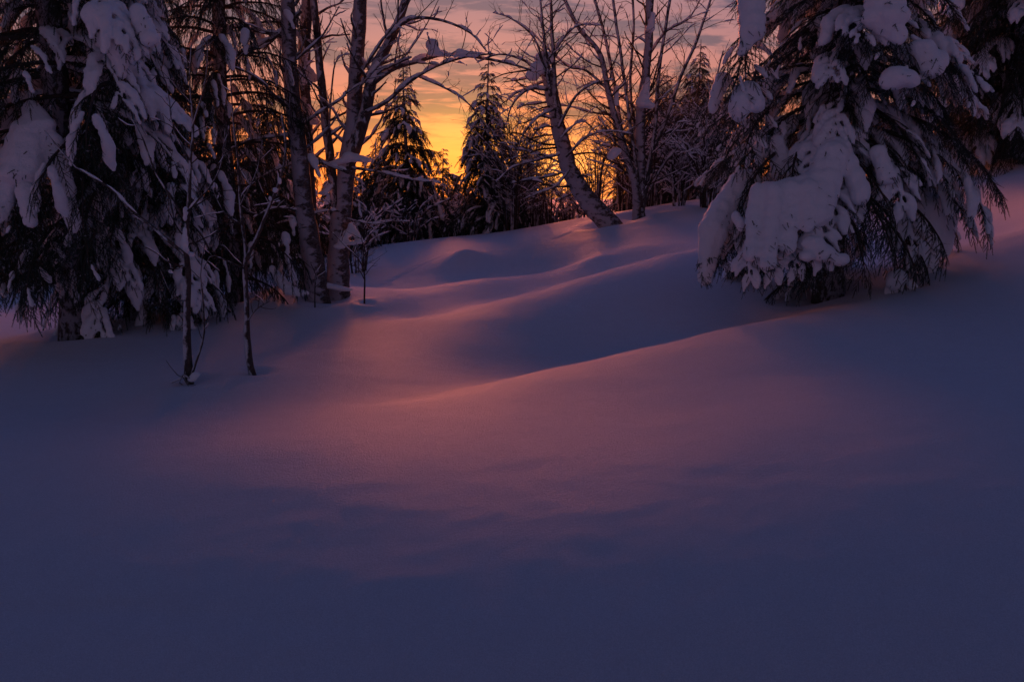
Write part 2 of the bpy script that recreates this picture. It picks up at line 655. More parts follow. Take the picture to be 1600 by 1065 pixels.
def graded(a, b, step0, c0, c1, grow=1.035, lim=12.0):
    """coordinates with step0 between c0 and c1, growing outward to a and b"""
    mid = list(np.arange(c0, c1, step0))
    s, x, lo = step0, c0, []
    while x > a:
        s = min(s * grow, lim)
        x -= s
        lo.append(x)
    s, x, hi = step0, mid[-1], []
    while x < b:
        s = min(s * grow, lim)
        x += s
        hi.append(x)
    return np.array(lo[::-1] + mid + hi)


def base_at(px, Y, sink=0.05):
    x = P(px, 400, Y).x
    for _ in range(3):
        z = Hs(x, Y)
        d = Y * math.cos(PITCH) - (z - EYE) * math.sin(PITCH)
        x = (px - 800) / FPX * d
    return Vector((x, Y, Hs(x, Y) - sink))


_d = []
for px, Y, rr in ((297, 8.45, .09), (399, 8.85, .08), (498, 12.55, .22), (482, 13.3, .2), (527, 13.0, .24), (122, 10.6, .24), (569, 12.4, .06),
                  (492, 12.0, .05), (366, 12.6, .2), (960, 19.2, .3), (1001, 20.0, .3), (1296, 11.3, .24)):
    p = base_at(px, Y)
    _d.append((p.x, p.y, rr))
DIMPLES = _d

gx = graded(-700, 700, 0.055, -7, 7, 1.03, 25)
gy = graded(-120, 900, 0.05, 2.0, 20, 1.03, 25)
GX, GY = np.meshgrid(gx, gy, indexing='ij')
GZ = H(GX, GY)
nx, ny = GX.shape
ii, jj = np.meshgrid(np.arange(nx - 1), np.arange(ny - 1), indexing='ij')
g = MB()
g.add(np.stack([GX, GY, GZ], -1), np.stack([ii * ny + jj, (ii + 1) * ny + jj, (ii + 1) * ny + jj + 1, ii * ny + jj + 1], -1))
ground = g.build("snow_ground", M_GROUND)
ground['kind'] = 'structure'

# ------------------------------------------------------------------ spruce boughs (shared meshes)
def twig_template(L, n, needle, seed, wide=0.0035):
    """one spruce shoot along +X, needles all round, as loose triangles"""
    r = np.random.default_rng(seed)
    v, t = [], []
    w = 0.004
    v += [(0, -w, 0), (0, w, 0), (L, 0, 0), (0, 0, -w), (0, 0, w)]
    t += [(0, 1, 2), (3, 4, 2)]
    for i in range(n):
        x = L * (i + 0.5) / n * 0.98
        a = i * 2.4 + r.random() * 0.8
        up = math.sin(a)
        fw = 0.62 + 0.5 * x / L
        d = np.array([fw, math.cos(a), up * 0.75 + 0.1])
        d /= np.linalg.norm(d)
        ln = needle * (0.8 + 0.4 * r.random()) * (1.0 - 0.35 * x / L)
        s = np.cross(d, [0.3, 0.2, 1.0])
        s = s / np.linalg.norm(s) * wide
        p = np.array([x, 0, 0])
        k = len(v)
        v += [tuple(p - s), tuple(p + s), tuple(p + d * ln)]
        t.append((k, k + 1, k + 2))
    return np.array(v, float), np.array(t)


TWIGS = [twig_template(0.13, 30, 0.022, s) for s in range(3)]
TWIGS_FAR = [twig_template(0.20, 26, 0.042, 10 + s, 0.009) for s in range(3)]


def frame_from(d):
    """matrices whose X is d, with Z as near to up as possible; d (n,3)"""
    d = unit(d)
    up = np.tile([0.0, 0.0, 1.0], (len(d), 1))
    y = np.cross(up, d)
    bad = np.linalg.norm(y, axis=1) < 1e-3
    y[bad] = [0, 1, 0]
    y = unit(y)
    z = np.cross(d, y)
    return np.stack([d, y, z], -1)


def remesh(verts_mb, name, material, voxel, smooth_it=2, noise_amp=0.0, noise_s=6.0, decimate=None):
    me = verts_mb.mesh(name + "_src", material)
    o = bpy.data.objects.new("remesh_tmp", me)
    col.objects.link(o)
    md = o.modifiers.new("r", 'REMESH')
    md.mode = 'VOXEL'
    md.voxel_size = voxel
    ms = o.modifiers.new("s", 'SMOOTH')
    ms.iterations = smooth_it
    ms.factor = 0.6
    if decimate:
        mdc = o.modifiers.new("d", 'DECIMATE')
        mdc.ratio = decimate
    dg = bpy.context.evaluated_depsgraph_get()
    out = bpy.data.meshes.new_from_object(o.evaluated_get(dg))
    bpy.data.objects.remove(o)
    bpy.data.meshes.remove(me)
    out.name = name
    n = len(out.vertices)
    co = np.empty(n * 3, np.float32)
    out.vertices.foreach_get('co', co)
    co = co.reshape(-1, 3).astype(float)
    if noise_amp:
        nn = np.empty(n * 3, np.float32)
        out.vertices.foreach_get('normal', nn)
        nn = nn.reshape(-1, 3)
        flute = np.array([1.0, 1.0, 0.45]) if noise_s < 8 else np.array([1.0, 1.0, 1.0])
        f = perlin(co * noise_s * flute) + 0.6 * perlin(co * noise_s * 2.3 * flute + 5.1) + 0.24 * perlin(co * noise_s * 5.5 + 1.7)
        co = co + nn * (f * noise_amp)[:, None]
        out.vertices.foreach_set('co', co.astype(np.float32).ravel())
    out.polygons.foreach_set('use_smooth', np.ones(len(out.polygons), bool))
    out.materials.clear()
    out.materials.append(material)
    out.update()
    return out


_ICO = None


def ico(sub=2):
    global _ICO
    if _ICO is None:
        import bmesh
        bm = bmesh.new()
        bmesh.ops.create_icosphere(bm, subdivisions=sub, radius=1.0)
        bm.verts.ensure_lookup_table()
        v = np.array([tuple(x.co) for x in bm.verts])
        t = np.array([[w.index for w in f.verts] for f in bm.faces])
        bm.free()
        _ICO = (v, t)
    return _ICO


def blob(mb, c, r, d=None):
    """ellipsoid at c with radii r (3), X axis along d"""
    v, t = ico()
    v = v * np.asarray(r, float)[None]
    if d is not None:
        v = v @ frame_from(np.array([d], float))[0].T
    mb.add(v + np.asarray(c, float)[None], t=t)


def bough(L, seed, pitch0, pitch1, load, hang=0.0, width=1.0, far=False, fine=False):
    """-> (wood mesh, foliage mesh, snow mesh or None). A drooping bough along +X.
    load 0..1 how much snow, hang 0..1 how far side shoots hang straight down"""
    r = random.Random(seed)
    n = max(6, int(L / 0.09))
    wood, fol, snow = MB(), MB(), MB()
    pts, p, yaw = [np.zeros(3)], np.zeros(3), 0.0
    for i in range(n):
        s = (i + 1) / n
        pit = R(pitch0 + (pitch1 - pitch0) * s ** 1.1 + r.uniform(-4, 4))
        yaw += R(r.uniform(-5, 5))
        p = p + np.array([math.cos(pit) * math.cos(yaw), math.cos(pit) * math.sin(yaw), math.sin(pit)]) * L / n
        pts.append(p)
    pts = np.array(pts)
    rad = np.linspace(0.010 + 0.012 * L, 0.004, len(pts))
    tube(wood, pts, rad, 5)
    tO, tD, tS = [], [], []          # twig origins, directions, scales
    sn_any = False

    def shoots(path, dens, side_len):
        """needle shoots along a path"""
        seg = np.linalg.norm(np.diff(path, axis=0), axis=1).sum()
        m = max(2, int(seg * dens))
        for k in range(m):
            u = (k + r.random()) / m
            x = u * (len(path) - 1)
            i0 = min(int(x), len(path) - 2)
            q = path[i0] + (path[i0 + 1] - path[i0]) * (x - i0)
            d = unit(path[i0 + 1] - path[i0])
            sd = unit(np.cross(d, [0, 0, 1.0]) + 1e-6)
            sg = -1 if k % 2 else 1
            a = R(r.uniform(28, 62)) * (1 - 0.4 * u)
            dr = d * math.cos(a) + sd * sg * math.sin(a) + np.array([0, 0, r.uniform(-0.55, 0.05) - hang * 0.5])
            tO.append(q)
            tD.append(unit(dr))
            tS.append(side_len * r.uniform(0.7, 1.25) * (1 - 0.35 * u))
        tO.append(path[-1])
        tD.append(unit(path[-1] - path[-2]))
        tS.append(side_len)

    def lump(path, rr, amount):
        """snow lying along a path: a chain of flattened uneven balls"""
        nonlocal sn_any
        seg = np.linalg.norm(np.diff(path, axis=0), axis=1).sum()
        m = max(3, int(seg / (rr * 0.55)))
        ph = r.random() * 10
        for k in range(m + 1):
            u = k / m
            x = u * (len(path) - 1)
            i0 = min(int(x), len(path) - 2)
            q = path[i0] + (path[i0 + 1] - path[i0]) * (x - i0)
            d = path[i0 + 1] - path[i0]
            env = math.sin(math.pi * min(1, 0.12 + u * 0.8)) ** 0.5
            w = rr * env * (0.85 + 0.22 * math.sin(u * 7 + ph) + r.uniform(-0.2, 0.15)) * amount
            if w < 0.018:
                continue
            sn_any = True
            blob(snow, q + np.array([r.uniform(-.2, .2) * w, r.uniform(-.3, .3) * w, w * 0.50]), (w * 1.45, w * 0.95, w * 0.80), d)

    step = 0.14 if far else (0.075 if fine else 0.095)
    m = max(4, int(L / step))
    for k in range(m):
        s = 0.10 + 0.90 * (k + 0.5) / m
        x = s * (len(pts) - 1)
        i0 = min(int(x), len(pts) - 2)
        q = pts[i0] + (pts[i0 + 1] - pts[i0]) * (x - i0)
        d = unit(pts[i0 + 1] - pts[i0])
        sd = unit(np.cross(d, [0, 0, 1.0]))
        sg = 1 if k % 2 else -1
        fl = (0.18 + 0.34 * L * math.sin(math.pi * min(1.0, 0.25 + s * 0.72))) * width * r.uniform(0.7, 1.15)
        fl = min(fl, 0.62)
        a = R(r.uniform(40, 62) * (1.1 - 0.55 * s))
        fd = unit(d * math.cos(a) + sd * sg * math.sin(a))
        nf = max(3, int(fl / 0.10))
        fp, pp = [q], q
        for j in range(nf):
            fd = unit(fd + np.array([0, 0, -(0.13 + hang * 0.75) - 0.08 * j]) * (1 if j or hang else 0.3))
            pp = pp + fd * fl / nf
            fp.append(pp)
        fp = np.array(fp)
        tube(wood, fp, np.linspace(0.006, 0.002, len(fp)), 3, cap=False)
        shoots(fp, 24 if far else (38 if fine else 30), 1.0)
        if r.random() < load * 1.15:
            lump(fp[1:], (0.026 + 0.068 * fl) * (0.85 + 0.6 * load), r.uniform(0.6, 1.35))
    shoots(pts[len(pts) // 3:], 12 if far else 24, 1.0)
    if load > 0.2:
        lump(pts, 0.032 + 0.020 * L * load, 0.9 + 0.4 * load)
    tO, tD, tS = np.array(tO), np.array(tD), np.array(tS)
    M = frame_from(tD) * tS[:, None, None]
    tmpl = TWIGS_FAR if far else TWIGS
    idx = np.array([r.randrange(3) for _ in range(len(tO))])
    for j in range(3):
        sel = idx == j
        fol.tile(tmpl[j][0], tmpl[j][1], M[sel], tO[sel])
    wm = wood.mesh("branch", M_TWIG)
    fm = fol.mesh("foliage", M_NEEDLE if not fine else M_NEEDLE_B, smooth=False)
    sm = None
    if sn_any:
        sm = remesh(snow, "snow_clump", M_SNOW, 0.034 if far else 0.015, 1, 0.012, 16.0)
    return wm, fm, sm


LIB = {}


def lib(kind):
    if kind in LIB:
        return LIB[kind]
    if kind == 'heavy':
        LIB[kind] = [bough(L, 100 + i, -4, -62, (.72, .45, .2, .65, .15, .6, .25, .42)[i]) for i, L in enumerate((0.7, 0.9, 1.1, 1.4, 1.4, 1.8, 1.8, 2.1))]
    if kind == 'blue':
        LIB[kind] = [bough(L, 150 + i, -2, -52, (.55, .12, .08, .6, .08, .3, .05, .5)[i], fine=True, width=0.9) for i, L in enumerate((0.6, 0.85, 1.1, 1.4, 1.4, 1.75, 1.75, 2.1))]
    if kind == 'weep':
        LIB[kind] = [bough(L, 200 + i, 8, -40, 0.13, hang=0.9, width=1.0) for i, L in enumerate((0.6, 0.9, 1.2, 1.2, 1.6, 1.6))]
    if kind == 'bare':
        LIB[kind] = [bough(L, 250 + i, 4, -45, 0.10, hang=0.25, fine=False) for i, L in enumerate((0.9, 1.3, 1.7, 2.1))]
    if kind == 'far':
        LIB[kind] = [bough(L, 300 + i, 4, -38, (.3, .12, .35, .1, .3)[i], far=True, hang=0.35, width=1.2) for i, L in enumerate((0.5, 0.8, 1.1, 1.5, 1.9))]
    return LIB[kind]


def place_bough(root, kind, z, L, phi, tilt, rr, at=None, snow=True):
    """one bough part: wood named branch, with foliage and snow_clump under it"""
    ls = lib(kind)
    lens = {'heavy': (0.7, 0.9, 1.1, 1.4, 1.4, 1.8, 1.8, 2.1), 'blue': (0.6, 0.85, 1.1, 1.4, 1.4, 1.75, 1.75, 2.1),
            'weep': (0.6, 0.9, 1.2, 1.2, 1.6, 1.6), 'bare': (0.9, 1.3, 1.7, 2.1), 'far': (0.5, 0.8, 1.1, 1.5, 1.9)}[kind]
    best = sorted(range(len(lens)), key=lambda i: abs(lens[i] - L) + rr.random() * 0.12)[0]
    wm, fm, sm = ls[best]
    sc_ = max(0.28 if kind == 'far' else 0.65, min(1.25, L / lens[best]))
    b = link("branch", wm, root, at if at is not None else (0, 0, z), (0, -tilt, phi), sc_)
    link("foliage", fm, b, stuff=True)
    if sm is not None and snow and rr.random() < (0.97 if kind == 'heavy' else 0.8):
        link("snow_clump", sm, b, stuff=(kind != "heavy"))
    return b


def spruce(label, base, H_, r0, kind, seed, z0=0.3, step=0.24, per=6, trunk_r=0.12, top_step=1.0, group=None, lean=(0, 0),
           power=0.85, name="spruce_tree", skip=None, zmax=None, mixkind=None, tilt0=0.0, trunk_mat=None):
    r = random.Random(seed)
    root = thing(name, label, "tree", base, group)
    n = 14
    tz = np.linspace(-0.4, H_, n)
    px_ = np.array([lean[0] * z / H_ + 0.03 * math.sin(z * 1.3 + seed) for z in tz])
    py_ = np.array([lean[1] * z / H_ + 0.03 * math.cos(z * 1.1 + seed) for z in tz])
    tb = MB()
    tube(tb, np.stack([px_, py_, tz], -1), trunk_r * (1 - tz / H_ * 0.93) * (1 + 0.35 * np.exp(-np.maximum(tz, 0) * 4)), 12, jag=0.12, seed=seed)
    tb.build("trunk", trunk_mat or M_SPRUCE_BARK, root)
    z, ph = z0, r.random() * 6
    while z < (zmax or H_ - (0.06 if kind == 'far' else 0.25)):
        s = z / H_
        rad = r0 * (1 - s) ** power
        k = max(3, int(per * (0.6 + 0.4 * (1 - s))))
        for j in range(k):
            phi = ph + j * 2 * math.pi / k + r.uniform(-0.3, 0.3)
            L = max(0.10 if kind == 'far' else 0.3, rad * (r.uniform(0.75, 1.15) if kind != 'far' else r.uniform(0.6, 1.25)))
            if kind == 'far' and r.random() < 0.14:
                continue
            if skip and skip(z, phi, L):
                continue
            kd = kind if not mixkind or r.random() > mixkind[1] else mixkind[0]
            x, y = np.interp(z, tz, px_), np.interp(z, tz, py_)
            place_bough(root, kd, 0, L, phi, R(tilt0 + r.uniform(-10, 8) + 28 * s), r, (x, y, z + r.uniform(-0.08, 0.08)))
        ph += 1.1
        z += step * (1 if z < 5.2 else top_step)
    return root


def pix(p):
    y = p[1] * math.cos(PITCH) - (p[2] - EYE) * math.sin(PITCH)
    z = p[1] * math.sin(PITCH) + (p[2] - EYE) * math.cos(PITCH)
    return 800 + FPX * p[0] / y, 532.5 - FPX * z / y


# ---- right: the big snow-laden spruce
bj = base_at(1296, 11.3)
J = spruce("big spruce on the right slope, loaded with thick snow pillows down to the ground", bj, 9.5, 2.15, 'blue', 11,
           z0=0.85, step=0.21, per=8, trunk_r=0.17, top_step=1.5, mixkind=('heavy', 0.38),
           skip=lambda z, phi, L: (z < 1.3 and math.cos(phi) > 0.2 and math.sin(phi) < 0.2) or (z < 1.7 and math.cos(phi) > 0.55) or (z < 0.9 and math.sin(phi) < -0.6) or (z < 1.1 and math.cos(phi) < -0.5) or (z < 1.3 and math.sin(phi) < -0.75 and abs(math.cos(phi)) < 0.4))


def pillow(tree, blobs, voxel=0.022, amp=0.030, ns=5.5, name="snow_pillow", it=4, poke=1.0):
    """a big snow cushion: ellipsoids fused into one skin. blobs: (px, py, Y, rx, rz[, ry]) radii in metres"""
    mb = MB()
    bx, by, bz = tree.location
    for b in blobs:
        p = P(b[0], b[1], b[2])
        ry = b[5] if len(b) > 5 else (b[3] + b[4]) / 2
        v, t = ico()
        mb.add(v * np.array([b[3], ry, b[4]])[None] + np.array([[p.x - bx, p.y - by, p.z - bz]]), t=t)
    me = remesh(mb, name, M_SNOW, voxel, it, amp, ns)
    o = link(name, me, tree)
    if poke:
        n = len(me.vertices)
        co, no = np.empty(n * 3, np.float32), np.empty(n * 3, np.float32)
        me.vertices.foreach_get('co', co)
        me.vertices.foreach_get('normal', no)
        co, no = co.reshape(-1, 3).astype(float), no.reshape(-1, 3).astype(float)
        pr = np.random.default_rng(n)
        zlo, zhi = co[:, 2].min(), co[:, 2].max()
        low = 1 - (co[:, 2] - zlo) / (zhi - zlo + 1e-6)
        clus = perlin(co * 4.0 + 9.0) > 0.12
        wgt = (no[:, 2] < 0.35) * (0.06 + low ** 2) * (0.15 + clus)
        if wgt.sum() > 0:
            k = min(n, int(poke * n * 0.018) + 6)
            idx = pr.choice(n, k, p=wgt / wgt.sum())
            d = no[idx] * 0.8 + np.array([0, -0.1, -0.55]) + pr.normal(size=(k, 3)) * 0.35
            M = frame_from(d) * pr.uniform(0.5, 1.05, k)[:, None, None]
            f = MB()
            for j in range(3):
                sel = np.arange(k) % 3 == j
                f.tile(TWIGS[j][0], TWIGS[j][1], M[sel], co[idx][sel] - unit(d[sel]) * 0.035)
            fo = f.build("foliage", M_NEEDLE_B, o, smooth=False)
            fo['kind'] = 'stuff'
    return o


def chain(a, b, n, ra, rb):
    """blob list interpolated between two pixel points (px, py, Y)"""
    out = []
    for i in range(n):
        t = i / (n - 1)
        out.append((a[0] + (b[0] - a[0]) * t, a[1] + (b[1] - a[1]) * t, a[2] + (b[2] - a[2]) * t,
                    ra[0] + (rb[0] - ra[0]) * t, ra[1] + (rb[1] - ra[1]) * t, 0.8 * (ra[0] + (rb[0] - ra[0]) * t)))
    return out


YJ = 9.9
# great mantle over the lower boughs, peak at (1322, 205)
pillow(J, [(1322, 208, 10.2, .10, .10), (1308, 232, 10.1, .16, .14)] +
       chain((1300, 245, 10.0), (1272, 335, 9.75), 6, (.19, .18), (.22, .16)) +
       chain((1318, 240, 10.1), (1345, 300, 9.9), 4, (.12, .14), (.12, .16)) +
       chain((1275, 285, 9.9), (1205, 300, 9.85), 5, (.18, .12), (.17, .12)) +
       chain((1183, 305, 9.82), (1172, 395, 9.6), 7, (.10, .15), (.09, .10)) +
       chain((1208, 305, 9.76), (1200, 410, 9.52), 8, (.12, .15), (.10, .08)) +
       chain((1238, 300, 9.8), (1231, 385, 9.60), 6, (.12, .15), (.09, .10)) +
       chain((1262, 300, 9.75), (1262, 350, 9.62), 5, (.13, .15), (.10, .10)) +
       chain((1150, 340, 9.95), (1158, 350, 9.9), 2, (.06, .08), (.06, .08)), it=3)
pillow(J, chain((1372, 240, 10.1), (1385, 275, 10.0), 4, (.10, .10), (.12, .10)))
pillow(J, chain((1175, -25, 10.2), (1174, 50, 10.05), 5, (.17, .16), (.16, .12)) + chain((1168, 60, 10.05), (1160, 80, 10.0), 3, (.11, .1), (.07, .08)))
pillow(J, chain((1375, -30, 9.9), (1388, 25, 9.8), 4, (.20, .15), (.24, .14)) + chain((1370, 30, 9.8), (1405, 55, 9.75), 4, (.17, .12), (.10, .12)))
pillow(J, [(1405, 122, 9.75, .21, .12), (1390, 128, 9.72, .12, .09), (1420, 126, 9.75, .12, .10)])
pillow(J, chain((1440, 75, 10.0), (1455, 105, 9.9), 4, (.16, .10), (.15, .13)) + [(1470, 95, 9.95, .10, .12)])
pillow(J, [(1168, 145, 10.0, .17, .13), (1156, 165, 9.95, .13, .18), (1180, 160, 9.97, .12, .13)])
pillow(J, chain((1130, 125, 10.4), (1114, 165, 10.3), 4, (.10, .09), (.07, .10)))
pillow(J, chain((1165, 285, 10.6), (1115, 360, 10.4), 6, (.22, .16), (.20, .2)) + chain((1115, 360, 10.4), (1102, 430, 10.3), 5, (.18, .2), (.09, .14)))
pillow(J, chain((1435, 308, 11.2), (1470, 320, 11.1), 4, (.24, .12), (.20, .16)) + chain((1450, 330, 11.0), (1440, 410, 10.9), 6, (.26, .2), (.22, .2)) +
       chain((1480, 330, 11.1), (1478, 380, 11.0), 4, (.14, .2), (.1, .2)))
pillow(J, [(1402, 434, 10.1, .12, .11), (1396, 442, 10.1, .09, .09)])
pillow(J, [(1270, 380, 9.6, .13, .09), (1290, 395, 9.55, .13, .10), (1262, 400, 9.55, .10, .07), (1312, 405, 9.55, .11, .07)])
pillow(J, chain((1215, 225, 10.6), (1222, 270, 10.5), 4, (.10, .12), (.16, .12)), name="snow_pillow")
pillow(J, chain((1355, 250, 10.4), (1335, 210, 10.4), 3, (.09, .09), (.12, .08)))
# low boughs under the mantle, needles showing at its lower edge
jr = random.Random(5)
for px, py, Y, L in ((1240, 352, 10.4, 0.9), (1200, 345, 10.4, 1.1), (1190, 335, 10.6, .8), (1330, 350, 10.6, 0.7),
                     (1345, 320, 10.4, 0.8), (1165, 335, 10.8, .8), (1160, 350, 11.0, .7), (1395, 350, 10.7, 0.8), (1290, 300, 10.3, 0.8),
                     (1260, 330, 10.2, .8), (1220, 340, 10.2, .9), (1380, 380, 10.5, .7), (1410, 400, 10.6, .6)):
    p = P(px, py - 28, Y)
    phi = math.atan2(p.y - bj.y - 0.9, p.x - bj.x) + jr.uniform(-0.2, 0.2)
    place_bough(J, jr.choice(('bare', 'blue', 'bare')), 0, L * .9, phi, R(-24), jr, (p.x - bj.x, p.y - bj.y, p.z - bj.z))

for px, py, Y, L, deg, t in ((1195, 150, 10.6, .9, 200, -16), (1200, 175, 10.6, .9, 215, -22), (1150, 120, 10.8, .8, 200, -20), (1190, 100, 10.6, .9, 230, -24),
                             (1175, 60, 10.5, .9, 235, -30), (1200, 30, 10.5, 1.1, 220, -18), (1400, 90, 10.3, .8, 262, -18), (1425, 80, 10.3, .8, 290, -18),
                             (1385, 20, 10.4, .9, 265, -24), (1370, 0, 10.4, .9, 245, -24), (1455, 80, 10.4, .8, 300, -26), (1310, 190, 10.6, .9, 262, -26),
                             (1385, 250, 10.4, .7, 280, -30), (1205, 370, 9.95, .5, 255, -38), (1180, 375, 9.95, .5, 235, -38), (1235, 365, 9.95, .5, 270, -38),
                             (1270, 335, 9.95, .6, 275, -34), (1255, 385, 9.9, .5, 265, -38), (1150, 325, 10.9, .7, 235, -34),
                             (1140, 350, 10.8, .55, 225, -34), (1400, 425, 10.4, .45, 265, -20), (1430, 400, 11.1, .6, 250, -40)):
    p = P(px, py, Y)
    place_bough(J, 'blue', 0, L, R(deg), R(t), jr, (p.x - bj.x, p.y - bj.y, p.z - bj.z))

for px, py, Y, L, deg, t in ((1345, 300, 10.3, .9, 285, -26), (1330, 345, 10.2, .8, 270, -30), (1365, 330, 10.4, .9, 300, -26), (1300, 350, 10.2, .7, 262, -30),
                             (1275, 360, 10.1, .6, 258, -34), (1390, 300, 10.5, 1.0, 310, -22), (1160, 300, 10.6, .8, 215, -30), (1250, 225, 10.5, 1.0, 245, -20),
                             (1210, 240, 10.5, 1.0, 225, -22), (1270, 250, 10.3, .8, 235, -26), (1340, 260, 10.3, .9, 290, -24), (1400, 350, 10.6, .8, 300, -30)):
    p = P(px, py, Y)
    place_bough(J, 'bare', 0, L, R(deg), R(t), jr, (p.x - bj.x, p.y - bj.y, p.z - bj.z))
for deg in (60, 85, 110, 135, 160, 72, 122):
    a = R(deg + jr.uniform(-6, 6))
    place_bough(J, 'heavy' if deg % 2 else 'blue', 0, jr.uniform(1.2, 1.7), a, R(-20), jr, (0.1 * math.cos(a), 0.1 * math.sin(a), jr.uniform(.45, .8)))

# ---- right: tall dark spruce reaching in behind it
for px, py, Y, L, deg, t in ((1440, 170, 11.0, 1.8, -12, -8), (1450, 205, 10.9, 1.75, -30, -10), (1430, 225, 11.2, 1.8, 8, -8), (1420, 140, 10.9, 1.4, -35, -6),
                             (1410, 250, 11.2, 1.4, -10, -16), (1400, 90, 10.9, 1.4, -20, -6)):
    p = P(px - 70, py, Y)
    place_bough(J, 'heavy' if py % 10 else 'blue', 0, L, R(deg), R(t), jr, (p.x - bj.x, p.y - bj.y, p.z - bj.z))
bk = base_at(1572, 20.5)
spruce("tall dark spruce at the right edge, behind the snow-laden one", bk, 13, 3.3, 'bare', 21, z0=0.7, step=0.2, per=9,
       trunk_r=0.17, top_step=1.6, mixkind=('blue', 0.2), tilt0=-8)
bk2 = base_at(1690, 22)
spruce("snowy spruce cut off by the right edge, up the bank", bk2, 7, 1.5, 'blue', 22, z0=0.5, step=0.3, per=7, trunk_r=0.15, top_step=1.6)

# ---- left spruces
ba = base_at(122, 10.6)
A = spruce("old spruce at the far left with a thick frost-flecked trunk", ba, 14, 2.3, 'bare', 31, z0=2.6, step=0.34, per=9,
           trunk_r=0.185, top_step=1.5, mixkind=('heavy', 0.45), tilt0=-6, skip=lambda z, phi, L: z < 3.4 and -2.3 < phi % (2 * math.pi) - 2 * math.pi < -0.6)
ar = random.Random(8)
# heavy low boughs of the left spruce that come towards the camera on its left side
for px, py, Y, phi, L, t in ((100, 250, 10.0, 200, 1.5, -6), (90, 200, 10.1, 215, 1.4, 0), (70, 300, 10.0, 205, 1.4, -12), (110, 300, 10.0, 235, 1.2, -18),
                             (60, 340, 10.0, 220, 1.1, -20), (100, 350, 10.2, 200, 1.3, -14), (30, 300, 9.8, 230, 1.0, -20), (120, 380, 10.3, 215, 1.0, -15),
                             (20, 220, 9.8, 220, 1.2, -10), (60, 380, 10.4, 190, 1.2, -10), (130, 150, 10.2, 205, 1.6, -4), (60, 260, 9.9, 260, 0.9, -22),
                             (150, 200, 10.0, 250, 1.3, -16), (140, 250, 10.0, 285, 1.2, -20), (150, 300, 10.1, 275, 1.1, -24), (120, 330, 10.0, 240, 1.2, -20), (150, 360, 10.2, 280, .9, -26), (90, 370, 10.1, 250, 1.0, -20), (60, 400, 10.2, 215, .9, -20),
                             (170, 130, 10.0, 270, 1.4, -12), (100, 100, 10.0, 240, 1.6, -6), (60, 120, 9.9, 220, 1.5, -6), (30, 60, 9.8, 210, 1.4, -6),
                             (100, 280, 9.95, 265, 0.9, -24), (20, 360, 10.2, 200, 1.0, -12), (100, 400, 10.5, 190, 1.2, -6), (130, 330, 10.4, 240, 1.1, -22)):
    p = P(px, py, Y)
    place_bough(A, ar.choice(('heavy', 'bare', 'blue')), 0, L, R(phi) + ar.uniform(-.1, .1), R(t), ar, tuple(p - ba))
pillow(A, chain((48, 168, 9.7), (58, 195, 9.6), 4, (.10, .08), (.20, .12)) + chain((50, 205, 9.6), (35, 270, 9.45), 5, (.24, .16), (.26, .14)) +
       chain((80, 225, 9.6), (105, 300, 9.5), 5, (.13, .14), (.10, .14)) + chain((20, 250, 9.5), (0, 330, 9.4), 5, (.16, .14), (.12, .14)))
pillow(A, chain((115, 350, 9.5), (100, 300, 9.5), 4, (.08, .1), (.12, .12)))
pillow(A, chain((40, 300, 9.35), (48, 345, 9.3), 4, (.12, .12), (.08, .08)))
pillow(A, chain((160, 62, 9.9), (185, 75, 9.8), 3, (.10, .1), (.16, .12)) + chain((185, 85, 9.8), (190, 115, 9.8), 3, (.12, .1), (.06, .06)))
pillow(A, chain((215, 20, 9.9), (235, 60, 9.8), 4, (.10, .1), (.12, .1)))

bb = base_at(222, 11.3)
B = spruce("smaller spruce beside the thick trunk, hung with fine snowy fingers to the ground", bb, 6.4, 1.55, 'heavy', 41, z0=0.5, step=0.20, per=9,
           trunk_r=0.10, top_step=1.2, tilt0=-14, power=0.6, mixkind=('bare', 0.35),
           skip=lambda z, phi, L: z < 0.9 and math.sin(phi) < -0.8)
bc = base_at(366, 12.6)
C_ = spruce("dark weeping spruce right of the snowy ones, its shoots hanging like curtains", bc, 11, 1.55, 'weep', 51, z0=0.5, step=0.3, per=7,
            trunk_r=0.13, top_step=1.5, power=0.45, mixkind=('bare', 0.15))
for d in ((445, 470, 'a'),):
    pass
pillow(C_, chain((425, 420, 11.9), (455, 455, 11.9), 5, (.05, .06), (.12, .06)) + [(470, 458, 11.9, .12, .05)])
pillow(C_, chain((448, 395, 12.0), (462, 440, 12.0), 5, (.04, .05), (.06, .06)))

